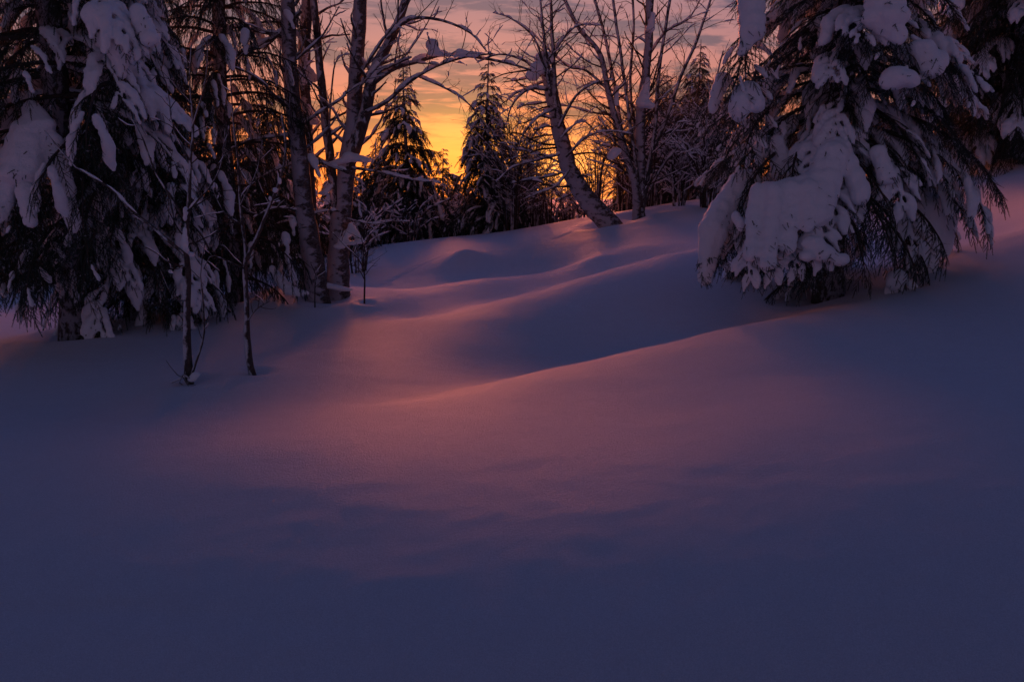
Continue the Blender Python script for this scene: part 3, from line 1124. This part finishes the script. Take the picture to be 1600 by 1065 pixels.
# ---- background spruces
FAR_N = 0
for px, Y, top_py, r0, lab, dens in (
        (637, 24, 98, 1.35, "tall dark spruce in the middle distance, left of the clear yellow sky", 7),
        (764, 23, 88, 1.15, "slim pointed spruce with snowy skirts, right of the clear yellow sky", 7),
        (590, 27, 215, 1.4, "broad low spruce behind the two birches", 7),
        (540, 21, 232, 1.1, "short spruce seen between the birch stems", 6),
        (695, 31, 232, 1.5, "rounded dark spruce below the clear yellow sky", 6),
        (1085, 28, 62, 1.5, "spruce behind the bare bushes, just left of the snow-laden one", 6),
        (1035, 33, 110, 1.6, "distant spruce seen through the many-stemmed bare tree", 6),
        (430, 20, 120, 1.2, "spruce filling the gap left of the first birch", 6),
        (815, 30, 255, 1.5, "low spruce thicket tree under the sunset glow, nearer the slim spruce", 6),
        (470, 26, 230, 1.4, "dark spruce low behind the first birch", 6),
        (1125, 24, 200, 1.3, "small spruce under the left side of the snow-laden one", 6),
        (725, 27, 285, 1.0, "knee-high young spruce left of the slim spruce", 6),
        (660, 27, 262, 1.2, "young spruce at the foot of the tall dark one", 6),
        (1530, 32, 90, 2.2, "spruce high on the bank behind the right-hand trees", 6),
        (1655, 26, 60, 2.0, "spruce on the bank beyond the right edge trees", 6),
        (300, 20, 150, 1.3, "spruce standing behind the snowy left group", 6),
        (180, 22, 120, 1.8, "spruce deep behind the thick left trunk", 6),
        (850, 27, 292, 1.0, "low dark young spruce behind the leaning trunk's lower half", 6),
        (895, 29, 300, 1.0, "very low young spruce in the gap below the brightest glow", 6),
        (778, 28, 262, 1.1, "young spruce tucked behind the slim spruce's right side", 6),
        (990, 27, 215, 1.1, "dark spruce right behind the fan-shaped bare tree's foot", 6),
        (1065, 29, 150, 1.3, "ragged spruce behind the snow-crusted arching bush", 6),
        (1012, 31, 185, 1.2, "short dark spruce directly behind the fan-shaped tree's trunk cluster", 6),
        (1125, 28, 130, 1.5, "dark spruce half hidden by the big spruce's upper left boughs", 6),
        (400, 23, 165, 1.4, "dark spruce between the weeping spruce and the leftmost birch", 6),
        (40, 21, 40, 2.0, "spruce behind the left edge boughs", 6)):
    b = base_at(px, Y)
    top = P(px, top_py, Y)
    h = top.z - b.z
    spruce(lab, b, h, r0, 'far', 60 + px, z0=0.25, step=max(0.18, h / 42), per=dens + 3, trunk_r=0.05 + 0.012 * h, top_step=1.0, power=0.9, group="spruces beyond the clearing")


# ------------------------------------------------------------------ bare trees
def tubes3(mb, paths, r0, r1, m=0):
    """many thin 3-sided twigs at once: paths (n,k,3)"""
    if not len(paths):
        return
    paths = np.asarray(paths, float)
    n, k, _ = paths.shape
    tan = unit(np.gradient(paths, axis=1))
    ref = np.tile([0.31, 0.17, 0.93], (n, k, 1))
    u = unit(np.cross(tan, ref))
    w = np.cross(tan, u)
    rad = np.asarray(r0)[:, None] + (np.asarray(r1) - np.asarray(r0))[:, None] * np.linspace(0, 1, k)[None]
    a = np.arange(3) * 2 * math.pi / 3
    v = paths[:, :, None] + rad[:, :, None, None] * (np.cos(a)[None, None, :, None] * u[:, :, None] + np.sin(a)[None, None, :, None] * w[:, :, None])
    i, j = np.meshgrid(np.arange(k - 1), np.arange(3), indexing='ij')
    q = np.stack([i * 3 + j, i * 3 + (j + 1) % 3, (i + 1) * 3 + (j + 1) % 3, (i + 1) * 3 + j], -1).reshape(-1, 4)
    f = (q[None] + (np.arange(n) * k * 3)[:, None, None]).reshape(-1, 4)
    mb.add(v, q=f, m=m)


def wander(p, d, L, r, k=5, bend=0.25, rise=0.0):
    pts, d = [p], unit(d)
    for i in range(k - 1):
        d = unit(d + np.array([r.gauss(0, bend), r.gauss(0, bend), r.gauss(0, bend) + rise]) * 0.6)
        p = p + d * L / (k - 1)
        pts.append(p)
    return np.array(pts)


def spray(path, rad, r, depth, out, leaves, dens=7.0, ratio=0.5, droop=0.0):
    """side twigs along path, recursively"""
    L = np.linalg.norm(np.diff(path, axis=0), axis=1).sum()
    n = max(1, int(L * dens))
    for i in range(n):
        u = 0.12 + 0.86 * (i + r.random()) / n
        x = u * (len(path) - 1)
        i0 = min(int(x), len(path) - 2)
        q = path[i0] + (path[i0 + 1] - path[i0]) * (x - i0)
        t = unit(path[i0 + 1] - path[i0])
        s = unit(np.array([r.gauss(0, 1), r.gauss(0, 1), r.gauss(0, 0.7)]))
        s = unit(s - t * s.dot(t))
        d = t * 0.75 + s * 0.8 + np.array([0, 0, 0.15 - droop])
        l = L * ratio * r.uniform(0.45, 1.0) * (1 - 0.45 * u)
        if l < 0.06:
            continue
        pp = wander(q, d, l, r, 5, 0.22, 0.03 - droop * 0.3)
        rr = max(0.0036, rad * 0.5)
        out.append((pp, rr, rr * 0.5))
        if depth > 0:
            spray(pp, rr, r, depth - 1, out, leaves, dens * 1.35, ratio, droop)
        elif r.random() < 0.10:
            leaves.append(pp[-1])


def snow_line(path, rad, r, amount=1.0, cover=0.75):
    """broken ridge of snow lying on a limb; closed lumps with tapered ends, each its own mesh piece"""
    res = []
    L = np.linalg.norm(np.diff(path, axis=0), axis=1).sum()
    n = len(path)
    u = r.uniform(0.0, 0.08)
    while u < 0.97:
        ln = r.uniform(0.10, 0.45) / max(L, 0.2)
        if r.random() < cover:
            a, b = u, min(0.99, u + ln)
            m = max(4, int((b - a) * L / 0.035))
            m = min(m, 16)
            us = np.linspace(a, b, m)
            x = us * (n - 1)
            i0 = np.minimum(x.astype(int), n - 2)
            q = path[i0] + (path[i0 + 1] - path[i0]) * (x - i0)[:, None]
            t = unit(path[min(n - 1, i0[m // 2] + 1)] - path[i0[m // 2]])
            flat = max(0.0, 1 - abs(t[2]) * 1.05)
            rl = rad[i0] if hasattr(rad, '__len__') else np.full(m, rad)
            if flat > 0.12 and rl.max() < 0.085:
                env = np.sin(np.linspace(0.12, math.pi - 0.12, m)) ** 0.5
                w = (rl * 0.8 + 0.007 * amount * (0.4 + flat)) * env * (0.85 + 0.3 * np.array([r.random() for _ in range(m)]))
                res.append((q + np.array([0, 0, 1.0]) * (rl * 0.75 + w * 0.45)[:, None], w))
        u += ln + r.uniform(0.0, 0.06) / max(L, 0.2)
    return res


def make_limb(root, name, ctrl, r0, r1, m, seed, nchild=10, clen=(0.5, 1.2), cr=0.35, depth=1, k=10, snow=1.0, up=0.25, u0=0.15,
              cover=0.75, dens=7.0, droop=0.0, jag=0.10, own_branches=True, side=None):
    """a stem or big limb: mesh of its own, with child branches (own objects), twigs and snow"""
    r = random.Random(seed)
    o = np.array(root.location)
    L = sum((Vector(ctrl[i + 1]) - Vector(ctrl[i])).length for i in range(len(ctrl) - 1))
    n = max(8, int(L / 0.12))
    path = smooth_path(ctrl, n) - o
    rad = np.linspace(r0, r1, n) if not callable(r0) else np.array([r0(x) for x in np.linspace(0, 1, n)])
    wob = 0.012 + rad * 0.12
    path[1:-1] += np.stack([perlin(path[1:-1] * 2.5 + seed), perlin(path[1:-1] * 2.5 + seed + 31), np.zeros(n - 2)], -1) * wob[1:-1, None]
    mb = MB()
    tube(mb, path, rad * (1 + 0.10 * perlin(path * 5 + seed)), k, jag=jag, seed=seed)
    stem = mb.build(name, m, root)
    sn = MB()
    for q, w in snow_line(path, rad, r, snow, cover):
        tube(sn, q, w, 7, jag=0.15, seed=seed)
    if sn.n:
        so = sn.build("snow_line", M_SNOW, stem)
        so['kind'] = 'stuff'
    out, leaves = [], []
    for i in range(nchild):
        u = u0 + (0.99 - u0) * (i + r.random()) / nchild
        x = u * (n - 1)
        i0 = min(int(x), n - 2)
        q = path[i0] + (path[i0 + 1] - path[i0]) * (x - i0)
        t = unit(path[i0 + 1] - path[i0])
        a = r.uniform(0, 2 * math.pi)
        s = np.array([math.cos(a), 0.7 * math.sin(a), r.uniform(-0.2, 0.5)])
        if side is not None and r.random() < 0.7:
            s = np.array(side, float) + np.array([r.gauss(0, .3), r.gauss(0, .4), r.gauss(0, .3)])
        s = unit(s - t * s.dot(t))
        d = t * 0.45 + s + np.array([0, 0, up])
        l = r.uniform(*clen) * (1 - 0.4 * u)
        cr_ = max(0.005, rad[i0] * cr)
        cr_ = min(cr_, 0.028)
        pp = wander(q, d, l, r, 9, 0.20, up * 0.12 - droop)
        if own_branches:
            cb = MB()
            tube(cb, pp, np.linspace(cr_, cr_ * 0.3, 9), 5, jag=0.1, seed=i)
            bo = cb.build("branch", m if cr_ > 0.02 else M_TWIG, root)
            co, cl = [], []
            spray(pp, cr_ * 0.5, r, depth, co, cl, dens, 0.5, droop)
            tw = MB()
            if co:
                tubes3(tw, [c[0] for c in co], [c[1] for c in co], [c[2] for c in co])
                add_leaves(tw, cl, r)
                t_o = tw.build("twigs", [M_TWIG, M_LEAF], bo)
                t_o['kind'] = 'stuff'
            cs = MB()
            for q2, w2 in snow_line(pp, np.linspace(cr_, cr_ * 0.3, 9), r, snow * 0.8, cover * 0.8):
                tube(cs, q2, w2, 6, jag=0.2, seed=i)
            for c in co:
                if r.random() < 0.18 * cover and np.linalg.norm(c[0][-1] - c[0][0]) > 0.22:
                    for q2, w2 in snow_line(c[0], c[1], r, snow * 0.4, 0.5):
                        tube(cs, q2, w2, 5, jag=0.2, seed=i)
            if cs.n:
                so = cs.build("snow_line", M_SNOW, bo)
                so['kind'] = 'stuff'
        else:
            out.append((pp, cr_, cr_ * 0.4))
            spray(pp, cr_ * 0.5, r, depth, out, leaves, dens, 0.5, droop)
    if out:
        tw = MB()
        tubes3(tw, [c[0] for c in out if len(c[0]) == 9], [c[1] for c in out if len(c[0]) == 9], [c[2] for c in out if len(c[0]) == 9])
        tubes3(tw, [c[0] for c in out if len(c[0]) == 5], [c[1] for c in out if len(c[0]) == 5], [c[2] for c in out if len(c[0]) == 5])
        add_leaves(tw, leaves, r)
        t_o = tw.build("twigs", [M_TWIG, M_LEAF], stem)
        t_o['kind'] = 'stuff'
        cs = MB()
        for c in out:
            if r.random() < (0.85 if len(c[0]) == 9 else 0.22) * cover:
                for q2, w2 in snow_line(c[0], c[1], r, snow * 0.6, 0.6):
                    tube(cs, q2, w2, 5, jag=0.2)
        if cs.n:
            so = cs.build("snow_line", M_SNOW, stem)
            so['kind'] = 'stuff'
    return stem, path


def add_leaves(mb, pts, r):
    for p in pts:
        a = r.uniform(0, math.pi)
        w, h = r.uniform(.010, .018), r.uniform(.03, .055)
        dx_, dy_ = math.cos(a) * w, math.sin(a) * w
        off = 0.006
        mb.add([p, p + [dx_, dy_, -h * .45], p + [0, off, -h], p + [-dx_, -dy_, -h * .45]], q=[[0, 1, 2, 3]], m=1)


def lumps(root, blobs, voxel=0.022, amp=0.006, name="snow_clump", it=2):
    return pillow(root, blobs, voxel, amp, 9.0, name, it, 0)


def PL(pts, Y):
    return [P(p[0], p[1], (p[2] if len(p) > 2 else Y)) for p in pts]


# first birch (leaning slightly left) and its dark neighbour
b1 = base_at(498, 12.55)
t1 = thing("birch_tree", "snow-plastered birch leaning slightly left, the leftmost thick pale stem", "tree", b1, "birches left of centre")
Yb = 12.55
make_limb(t1, "trunk", [b1 - Vector((0, 0, .1))] + PL([(488, 400), (474, 310), (464, 210), (455, 120), (450, 10), (446, -130), (440, -260)], Yb),
          lambda u: 0.165 * (1 - u) ** 1.0 * 0.5 + 0.068 + 0.05 * math.exp(-u * 14), 0.06, M_BIRCH, 71, nchild=16, clen=(0.6, 1.5), k=14, u0=0.35, up=0.3)
for i, (c, r0) in enumerate(((((452, 45), (425, 60), (395, 74), (350, 90), (320, 105)), .035), (((450, 60), (410, 50), (370, 42), (335, 50)), .03),
                             (((470, 18), (440, 48), (415, 72), (380, 84, 12.0), (350, 120, 12)), .028), (((468, 210), (420, 215), (380, 222), (350, 240)), .02),
                             (((472, 330), (430, 325, 12.2), (395, 340, 12)), .016), (((455, 100), (500, 60), (530, 10)), .022))):
    make_limb(t1, "branch", PL(c, Yb), r0, r0 * .35, M_DARKBARK, 710 + i, nchild=8, clen=(.3, .8), k=7, u0=.1, own_branches=False)
b1b = base_at(482, 13.3)
t1b = thing("birch_tree", "darker upright birch standing just behind the leftmost pale birch", "tree", b1b, "birches left of centre")
make_limb(t1b, "trunk", [b1b - Vector((0, 0, .1))] + PL([(481, 380), (482, 300), (478, 200), (475, 100), (480, 0), (486, -120)], 13.3),
          0.125, 0.07, M_DARKBARK, 72, nchild=12, clen=(0.5, 1.2), k=12, u0=0.35)
lumps(t1b, chain((478, 85, 13.15), (470, 125, 13.1), 4, (.04, .08), (.11, .09)) + chain((476, 100, 13.15), (490, 122, 13.1), 4, (.05, .08), (.07, .07)))
lumps(t1b, chain((482, 170, 13.1), (490, 190, 13.1), 4, (.04, .08), (.10, .05)))

# second birch, forked
b2 = base_at(527, 13.0)
Yc = 13.0
t2 = thing("birch_tree", "forked birch with three stems, right of the leftmost pale one, snow collar at its waist", "tree", b2, "birches left of centre")
make_limb(t2, "trunk", [b2 - Vector((0, 0, .1))] + PL([(529, 400), (534, 330), (541, 262), (550, 200), (556, 120), (563, 0), (567, -130), (569, -240)], Yc),
          lambda u: 0.082 + 0.085 * (1 - u) ** 1.5 + 0.03 * math.exp(-u * 14), .07, M_BIRCH, 73, nchild=15, clen=(.6, 1.5), k=14, u0=.38, up=.3)
make_limb(t2, "stem", PL([(531, 350), (521, 290), (514, 235), (507, 175), (499, 95), (490, 0), (484, -120)], Yc - .05),
          0.075, 0.045, M_DARKBARK, 74, nchild=12, clen=(.4, 1.1), k=10, u0=.3)
make_limb(t2, "stem", PL([(541, 262), (560, 210), (572, 178), (578, 135), (590, 98), (612, 58), (634, 0), (648, -70), (655, -160)], Yc - .05),
          0.11, 0.04, M_DARKBARK, 75, nchild=14, clen=(.5, 1.3), k=11, u0=.2)
for i, (c, r0, nc) in enumerate(((((576, 135), (612, 108), (652, 96), (690, 86), (735, 88), (790, 98), (830, 110)), .045, 12),
                                 (((572, 175), (605, 158), (640, 128), (680, 104), (725, 90), (770, 84)), .036, 10),
                                 (((605, 60), (640, 30), (690, 32), (735, 52), (760, 80)), .030, 9),
                                 (((650, 118), (700, 140), (735, 165), (760, 200)), .018, 7),
                                 (((550, 262), (590, 268), (640, 280), (690, 286)), .024, 8),
                                 (((545, 270), (515, 258), (480, 252), (440, 262), (400, 280)), .026, 8),
                                 (((560, 120), (600, 60), (630, 20), (660, -40)), .024, 7),
                                 (((620, 105), (660, 50), (690, -10)), .014, 6),
                                 (((530, 330), (505, 330), (470, 340), (430, 350)), .014, 5),
                                 (((512, 230), (520, 120), (530, 90), (548, 85)), .016, 5),
                                 (((540, 340), (580, 350), (620, 345), (660, 352)), .012, 5))):
    make_limb(t2, "branch", PL(c, Yc - .1 - .12 * (i % 3)), r0, r0 * .3, M_DARKBARK, 730 + i, nchild=nc, clen=(.25, .85), k=7, u0=.12, snow=1.5,
              own_branches=False, dens=7, depth=2 if i < 8 else 1)
lumps(t2, [(675, 70, 12.75, .10, .085), (678, 78, 12.75, .09, .06)] + chain((676, 84, 12.75), (712, 88, 12.75), 4, (.08, .04), (.04, .03)))
lumps(t2, chain((718, 82, 12.75), (742, 86, 12.75), 4, (.07, .06), (.06, .04)))
lumps(t2, chain((590, 100, 12.9), (575, 125, 12.9), 4, (.05, .07), (.11, .06)))
lumps(t2, chain((545, 245, 12.8), (575, 250, 12.8), 4, (.10, .08), (.08, .04)) + chain((540, 250, 12.8), (495, 262, 12.75), 5, (.10, .05), (.05, .03)))
lumps(t2, chain((548, 355, 12.8), (530, 385, 12.75), 4, (.05, .08), (.10, .04)) + chain((552, 360, 12.8), (568, 378, 12.75), 4, (.06, .08), (.04, .03)) +
      chain((548, 380, 12.75), (560, 378, 12.75), 3, (.1, .03), (.08, .03)))
lumps(t2, chain((516, 290, 12.8), (505, 302, 12.8), 3, (.05, .04), (.08, .03)))
lumps(t2, chain((505, 445, 12.6), (540, 452, 12.6), 4, (.14, .04), (.12, .03)) + [(498, 430, 12.7, .08, .10)])

# leaning trunk with a broken top
b3 = base_at(960, 19.2)
t3 = thing("leaning_tree", "thick leaning trunk with a broken snow-capped top, curving up to the left", "tree", b3)
make_limb(t3, "trunk", [b3 + Vector((.15, 0, -.15))] + PL([(936, 334), (912, 304), (893, 272), (882, 240), (874, 205), (866, 165), (858, 130), (850, 102)], 19.2),
          lambda u: 0.245 - 0.13 * u ** 0.8, .11, M_BIRCH, 81, nchild=18, clen=(.7, 2.0), k=14, u0=.25, up=-.05, droop=.06, dens=6, side=(-0.9, 0, 0.1), own_branches=False)
for i, (c, r0, nc) in enumerate(((((868, 185), (866, 120), (863, 60), (861, 0), (858, -90)), .065, 22), (((860, 150), (852, 80), (846, 20), (838, -60)), .05, 20),
                                 (((872, 200), (900, 150), (930, 130), (960, 125)), .035, 10), (((855, 120), (820, 95), (780, 85), (745, 98)), .035, 12),
                                 (((858, 140), (825, 140), (800, 165), (790, 200)), .035, 14), (((866, 170), (838, 185), (815, 215), (808, 250)), .03, 14),
                                 (((880, 240), (840, 250), (800, 262), (775, 285)), .03, 12), (((884, 245), (915, 215), (950, 205), (990, 210)), .03, 12),
                                 (((876, 215), (905, 190), (925, 200), (945, 240)), .025, 12), (((852, 110), (880, 60), (905, 40), (940, 40)), .03, 12),
                                 (((850, 105), (835, 60), (800, 30), (770, 20)), .03, 12), (((890, 265), (870, 290), (845, 300), (820, 310)), .025, 10))):
    make_limb(t3, "branch", PL(c, 19.1 - .2 * (i % 3)), r0, r0 * .3, M_DARKBARK, 810 + i, nchild=int(nc * 1.3), clen=(.35, 1.1), k=6, u0=.08, snow=1.3,
              own_branches=False, dens=5.5, depth=2, droop=.05 if i > 3 else 0)
lumps(t3, [(850, 92, 19.1, .22, .16), (842, 106, 19.0, .20, .14), (832, 118, 19, .16, .12)], voxel=.03)
lumps(t3, chain((955, 245, 18.9), (962, 236, 18.9), 3, (.10, .08), (.14, .08)), voxel=.03)

# many-stemmed bare tree right of it
b4 = base_at(1001, 20.0)
t4 = thing("bare_tree", "many-stemmed bare tree fanning out just right of the leaning trunk", "tree", b4)
for i, (c, r0, r1, nc, mm) in enumerate((
        (((994, 300), (975, 235), (960, 180), (950, 140), (938, 85), (905, 45), (878, -10), (850, -60)), .13, .03, 22, M_BIRCH),
        (((1001, 290), (1000, 220), (1002, 170), (1009, 115), (1014, 50), (1016, -40), (1018, -150)), .15, .10, 22, M_BIRCH),
        (((1008, 300), (1018, 240), (1040, 190), (1062, 125), (1090, 60), (1110, 0)), .08, .03, 18, M_DARKBARK),
        (((996, 300), (978, 240), (963, 150), (948, 70), (925, -20), (915, -90)), .07, .03, 18, M_DARKBARK),
        (((999, 300), (986, 200), (972, 100), (958, 0), (955, -80)), .06, .03, 18, M_DARKBARK),
        (((1003, 300), (1022, 215), (1030, 110), (1048, -10), (1055, -80)), .07, .03, 18, M_DARKBARK),
        (((1000, 300), (995, 230), (985, 130), (990, 40), (985, -60)), .05, .03, 16, M_DARKBARK),
        (((1010, 310), (1035, 260), (1075, 210), (1110, 150), (1130, 80)), .05, .02, 16, M_DARKBARK),
        (((950, 140), (915, 110), (890, 105), (860, 80), (820, 40)), .04, .015, 14, M_DARKBARK),
        (((958, 180), (920, 175), (880, 165), (840, 175)), .03, .012, 12, M_DARKBARK),
        (((1005, 180), (970, 150), (930, 130), (900, 140)), .03, .012, 12, M_DARKBARK),
        (((1012, 90), (1040, 50), (1075, 30), (1100, -10)), .04, .015, 12, M_DARKBARK))):
    st = [b4 + Vector(((i % 5 - 2) * .05, (i % 3 - 1) * .06, -.1))] if i < 8 else []
    make_limb(t4, "stem" if i < 8 else "branch", st + PL(c, 20.0 + .15 * (i % 4 - 1.5)), r0 * .8, r1 * .8, mm, 840 + i, nchild=int(nc * 1.35), clen=(.5, 1.5), k=8, u0=.15,
              snow=1.2, own_branches=False, dens=6.0, depth=2, up=.35)
lumps(t4, chain((1012, 128, 19.7), (1004, 160, 19.7), 4, (.07, .12), (.16, .14)) + chain((1006, 162, 19.7), (1016, 165, 19.7), 3, (.2, .08), (.12, .08)), voxel=.03)
lumps(t4, chain((1020, 25, 19.8), (1016, 45, 19.8), 3, (.07, .1), (.11, .1)), voxel=.03)
lumps(t4, chain((964, 140, 19.8), (962, 160, 19.8), 3, (.06, .1), (.08, .1)), voxel=.03)


def bush(px, Y, h, w, n0, seed, label, snow=1.6, name="bare_bush", leanx=0.0, cover=.85, dens=6, th=.022, depth=1):
    b = base_at(px, Y)
    t = thing(name, label, "bush", b, "bare bushes along the edge of the clearing")
    r = random.Random(seed)
    n = int(n0 * 1.4)
    for i in range(n):
        a = r.uniform(0, 2 * math.pi)
        rr = w * r.uniform(.3, 1)
        e = np.array([math.cos(a) * rr + leanx, math.sin(a) * rr * .6, h * r.uniform(.55, 1)])
        bo = np.array(b)
        s = bo + np.array([math.cos(a) * .12, math.sin(a) * .12, -.08])
        mid = bo + e * np.array([.35, .35, .62])
        end = bo + e + np.array([0, 0, -.12 * h * r.random()])
        make_limb(t, "stem", [Vector(s), Vector(mid), Vector(end)], th * r.uniform(.6, 1.2), .006, M_DARKBARK if i % 2 else M_TWIG, seed * 50 + i,
                  nchild=int(6 + h * 4), clen=(.3 * h / 2, .8 * h / 2), k=5, u0=.15, snow=snow, own_branches=False, dens=dens, cover=cover, depth=depth)
    return t


bush(1060, 21.0, 2.6, 1.5, 14, 91, "snow-crusted bare bush arching between the fan-shaped tree and the big spruce", snow=3.2)
bush(1105, 20.0, 2.3, 1.3, 12, 92, "tangled bush close against the left side of the big spruce", snow=2.6)
bush(1030, 24.0, 3.0, 1.5, 12, 93, "taller bare bush behind the fan-shaped tree", snow=2.4)
bush(915, 24.0, 1.3, 1.2, 9, 94, "low bare bush behind the leaning trunk", snow=1.5)
bush(860, 25.5, 1.8, 1.5, 11, 95, "dark low bush left of the leaning trunk under the glow", snow=1.2)
bush(815, 25.5, 2.6, 1.5, 12, 96, "leafless bush right of the slim spruce", snow=1.4)
bush(800, 22.0, 3.4, 1.3, 12, 103, "tall tangle of twigs between the slim spruce and the leaning trunk", snow=1.2, dens=7, depth=2)
bush(838, 23.0, 3.0, 1.1, 10, 104, "dense twiggy scrub touching the left side of the leaning trunk", snow=1.2, dens=7, depth=2)
bush(930, 23.5, 2.4, 1.3, 11, 105, "twiggy scrub filling the gap between leaning trunk and fan-shaped tree", snow=1.0, dens=7, depth=2)
bush(975, 24.5, 3.2, 1.2, 11, 106, "tall fine-twigged bush behind the fan-shaped tree's left stems", snow=1.0, dens=7, depth=2)
bush(1015, 23.0, 3.6, 1.4, 12, 121, "tall dark brush crowding the fan-shaped tree's right-hand stems", snow=.9, dens=7.5, depth=2, cover=.4)
bush(1075, 24.5, 3.8, 1.5, 12, 122, "tall dark brush rising above the snow-crusted bush left of the big spruce", snow=.9, dens=7.5, depth=2, cover=.4)
bush(890, 27.0, 2.2, 1.5, 11, 107, "far scrub under the brightest part of the glow", snow=1.0, dens=7, depth=2)
bush(745, 24.5, 1.2, 1.4, 10, 108, "snow-dusted brush at the slim spruce's left foot", snow=1.8, dens=7)
bush(675, 24.0, 1.5, 1.4, 10, 109, "low brush right of the tall dark spruce's foot", snow=2.0, dens=7)
bush(700, 26.5, 2.0, 1.6, 11, 97, "snowy bramble between the tall dark spruce and the slim one", snow=2.2)
bush(640, 22.5, 1.4, 1.2, 9, 98, "bare bush with snowy arching stems below the tall dark spruce", snow=2.4)
bush(780, 25.5, 1.3, 1.0, 8, 99, "small scrub at the right foot of the slim spruce", snow=1.4)
bush(560, 17.5, 1.6, 1.0, 8, 100, "thin bush behind the forked birch", snow=1.8)
bush(330, 14.0, 1.6, 1.2, 9, 101, "brushy undergrowth beneath the weeping spruce", snow=1.6)
bush(1140, 25.0, 2.5, 1.4, 8, 102, "bare bush showing past the big spruce's left edge, farther off", snow=2.0)

# the two young trees standing in the hollow
s1 = base_at(297, 8.45, .03)
ts1 = thing("sapling", "taller bare sapling in the hollow with a wedge of snow in its fork", "tree", s1, "young saplings standing in the snow")
make_limb(ts1, "trunk", [s1 - Vector((0, 0, .08))] + PL([(293, 560), (292, 500), (294, 430), (291, 380), (294, 330), (297, 250), (302, 195), (296, 130), (299, 70)], 8.45),
          lambda u: .042 * (1 - u) ** 1.3 + .005, .008, M_DARKBARK, 111, nchild=14, clen=(.3, .8), k=9, u0=.35, dens=7, jag=.15, snow=.5, cover=.45)
for i, (c, r0) in enumerate((
        (((298, 590), (310, 555), (319, 520), (317, 470), (313, 430), (320, 380)), .014), (((298, 592), (286, 585), (280, 598)), .010),
        (((292, 400), (262, 375), (235, 352), (205, 328), (180, 300), (150, 280), (115, 258), (70, 205)), .018),
        (((293, 350), (262, 300), (240, 262), (222, 215), (205, 185)), .014), (((292, 415), (275, 420), (266, 418)), .007),
        (((293, 330), (330, 290), (345, 255), (352, 200)), .010), (((292, 470), (270, 462), (250, 420)), .006),
        (((296, 250), (270, 200), (262, 140), (240, 80)), .010), (((300, 200), (320, 130), (325, 60)), .009))):
    make_limb(ts1, "branch", PL(c, 8.42 - .06 * (i % 3)), r0, r0 * .35, M_DARKBARK, 1110 + i, nchild=5, clen=(.12, .45), k=6, u0=.2, own_branches=False, dens=7, snow=.8, depth=1, cover=.55)
lumps(ts1, chain((289, 362, 8.38), (287, 390, 8.36), 4, (.025, .05), (.055, .04)) + [(300, 398, 8.4, .03, .03)], voxel=.013, amp=.004)
lumps(ts1, [(290, 330, 8.4, .025, .05), (289, 340, 8.4, .02, .04)], voxel=.012, amp=.003)
lumps(ts1, [(266, 424, 8.35, .025, .022), (270, 426, 8.35, .015, .015)], voxel=.012, amp=.003)
lumps(ts1, [(306, 585, 8.4, .05, .03), (300, 592, 8.38, .05, .03)], voxel=.014, amp=.003)
s2 = base_at(399, 8.85, .03)
ts2 = thing("sapling", "thinner forked sapling in the hollow, a step right of the taller one", "tree", s2, "young saplings standing in the snow")
make_limb(ts2, "trunk", [s2 - Vector((0, 0, .08))] + PL([(390, 562), (386, 520), (385, 470), (383, 425), (384, 395), (377, 335), (373, 265), (366, 200), (360, 120)], 8.85),
          lambda u: .034 * (1 - u) ** 1.2 + .006, .008, M_DARKBARK, 112, nchild=12, clen=(.25, .7), k=9, u0=.4, dens=7, jag=.15, snow=.5, cover=.45)
for i, (c, r0) in enumerate(((((385, 405), (402, 368), (420, 325), (436, 285), (447, 235), (440, 180)), .022), (((388, 500), (402, 482), (422, 470)), .008),
                             (((383, 420), (350, 405), (330, 400), (318, 420)), .009), (((378, 350), (350, 330), (330, 290)), .009),
                             (((376, 320), (400, 270), (410, 220)), .008))):
    make_limb(ts2, "branch", PL(c, 8.82), r0, r0 * .35, M_DARKBARK, 1120 + i, nchild=5, clen=(.12, .4), k=6, u0=.25, own_branches=False, dens=7, snow=.8, depth=1, cover=.55)
lumps(ts2, [(437, 283, 8.8, .02, .04), (430, 297, 8.8, .03, .03), (422, 310, 8.8, .02, .03)], voxel=.012, amp=.003)

# twiggy seedlings at the foot of the birches
s3 = base_at(569, 12.4, .02)
ts3 = thing("sapling", "dark twiggy seedling just right of the forked birch's foot", "tree", s3, "young saplings standing in the snow")
make_limb(ts3, "trunk", [s3 - Vector((0, 0, .05))] + PL([(570, 440), (567, 418), (556, 400), (540, 385), (518, 362)], 12.4), .014, .005, M_TWIG, 113, nchild=7,
          clen=(.2, .45), k=5, u0=.2, own_branches=False, dens=9, snow=.6)
make_limb(ts3, "branch", PL([(569, 425), (573, 400), (565, 375), (566, 350)], 12.4), .009, .003, M_TWIG, 114, nchild=6, clen=(.15, .4), k=5, u0=.2, own_branches=False, dens=9, snow=.6)
make_limb(ts3, "branch", PL([(570, 438), (560, 420), (545, 412)], 12.4), .008, .003, M_TWIG, 115, nchild=4, clen=(.1, .3), k=5, u0=.2, own_branches=False, dens=9, snow=.6)
s4 = base_at(492, 12.0, .02)
ts4 = thing("sapling", "small twig poking out of the snow before the leftmost pale birch", "tree", s4, "young saplings standing in the snow")
make_limb(ts4, "trunk", [s4 - Vector((0, 0, .05))] + PL([(492, 445), (494, 432), (486, 412)], 12.0), .010, .004, M_TWIG, 116, nchild=5,
          clen=(.15, .35), k=5, u0=.2, own_branches=False, dens=9, snow=.5)
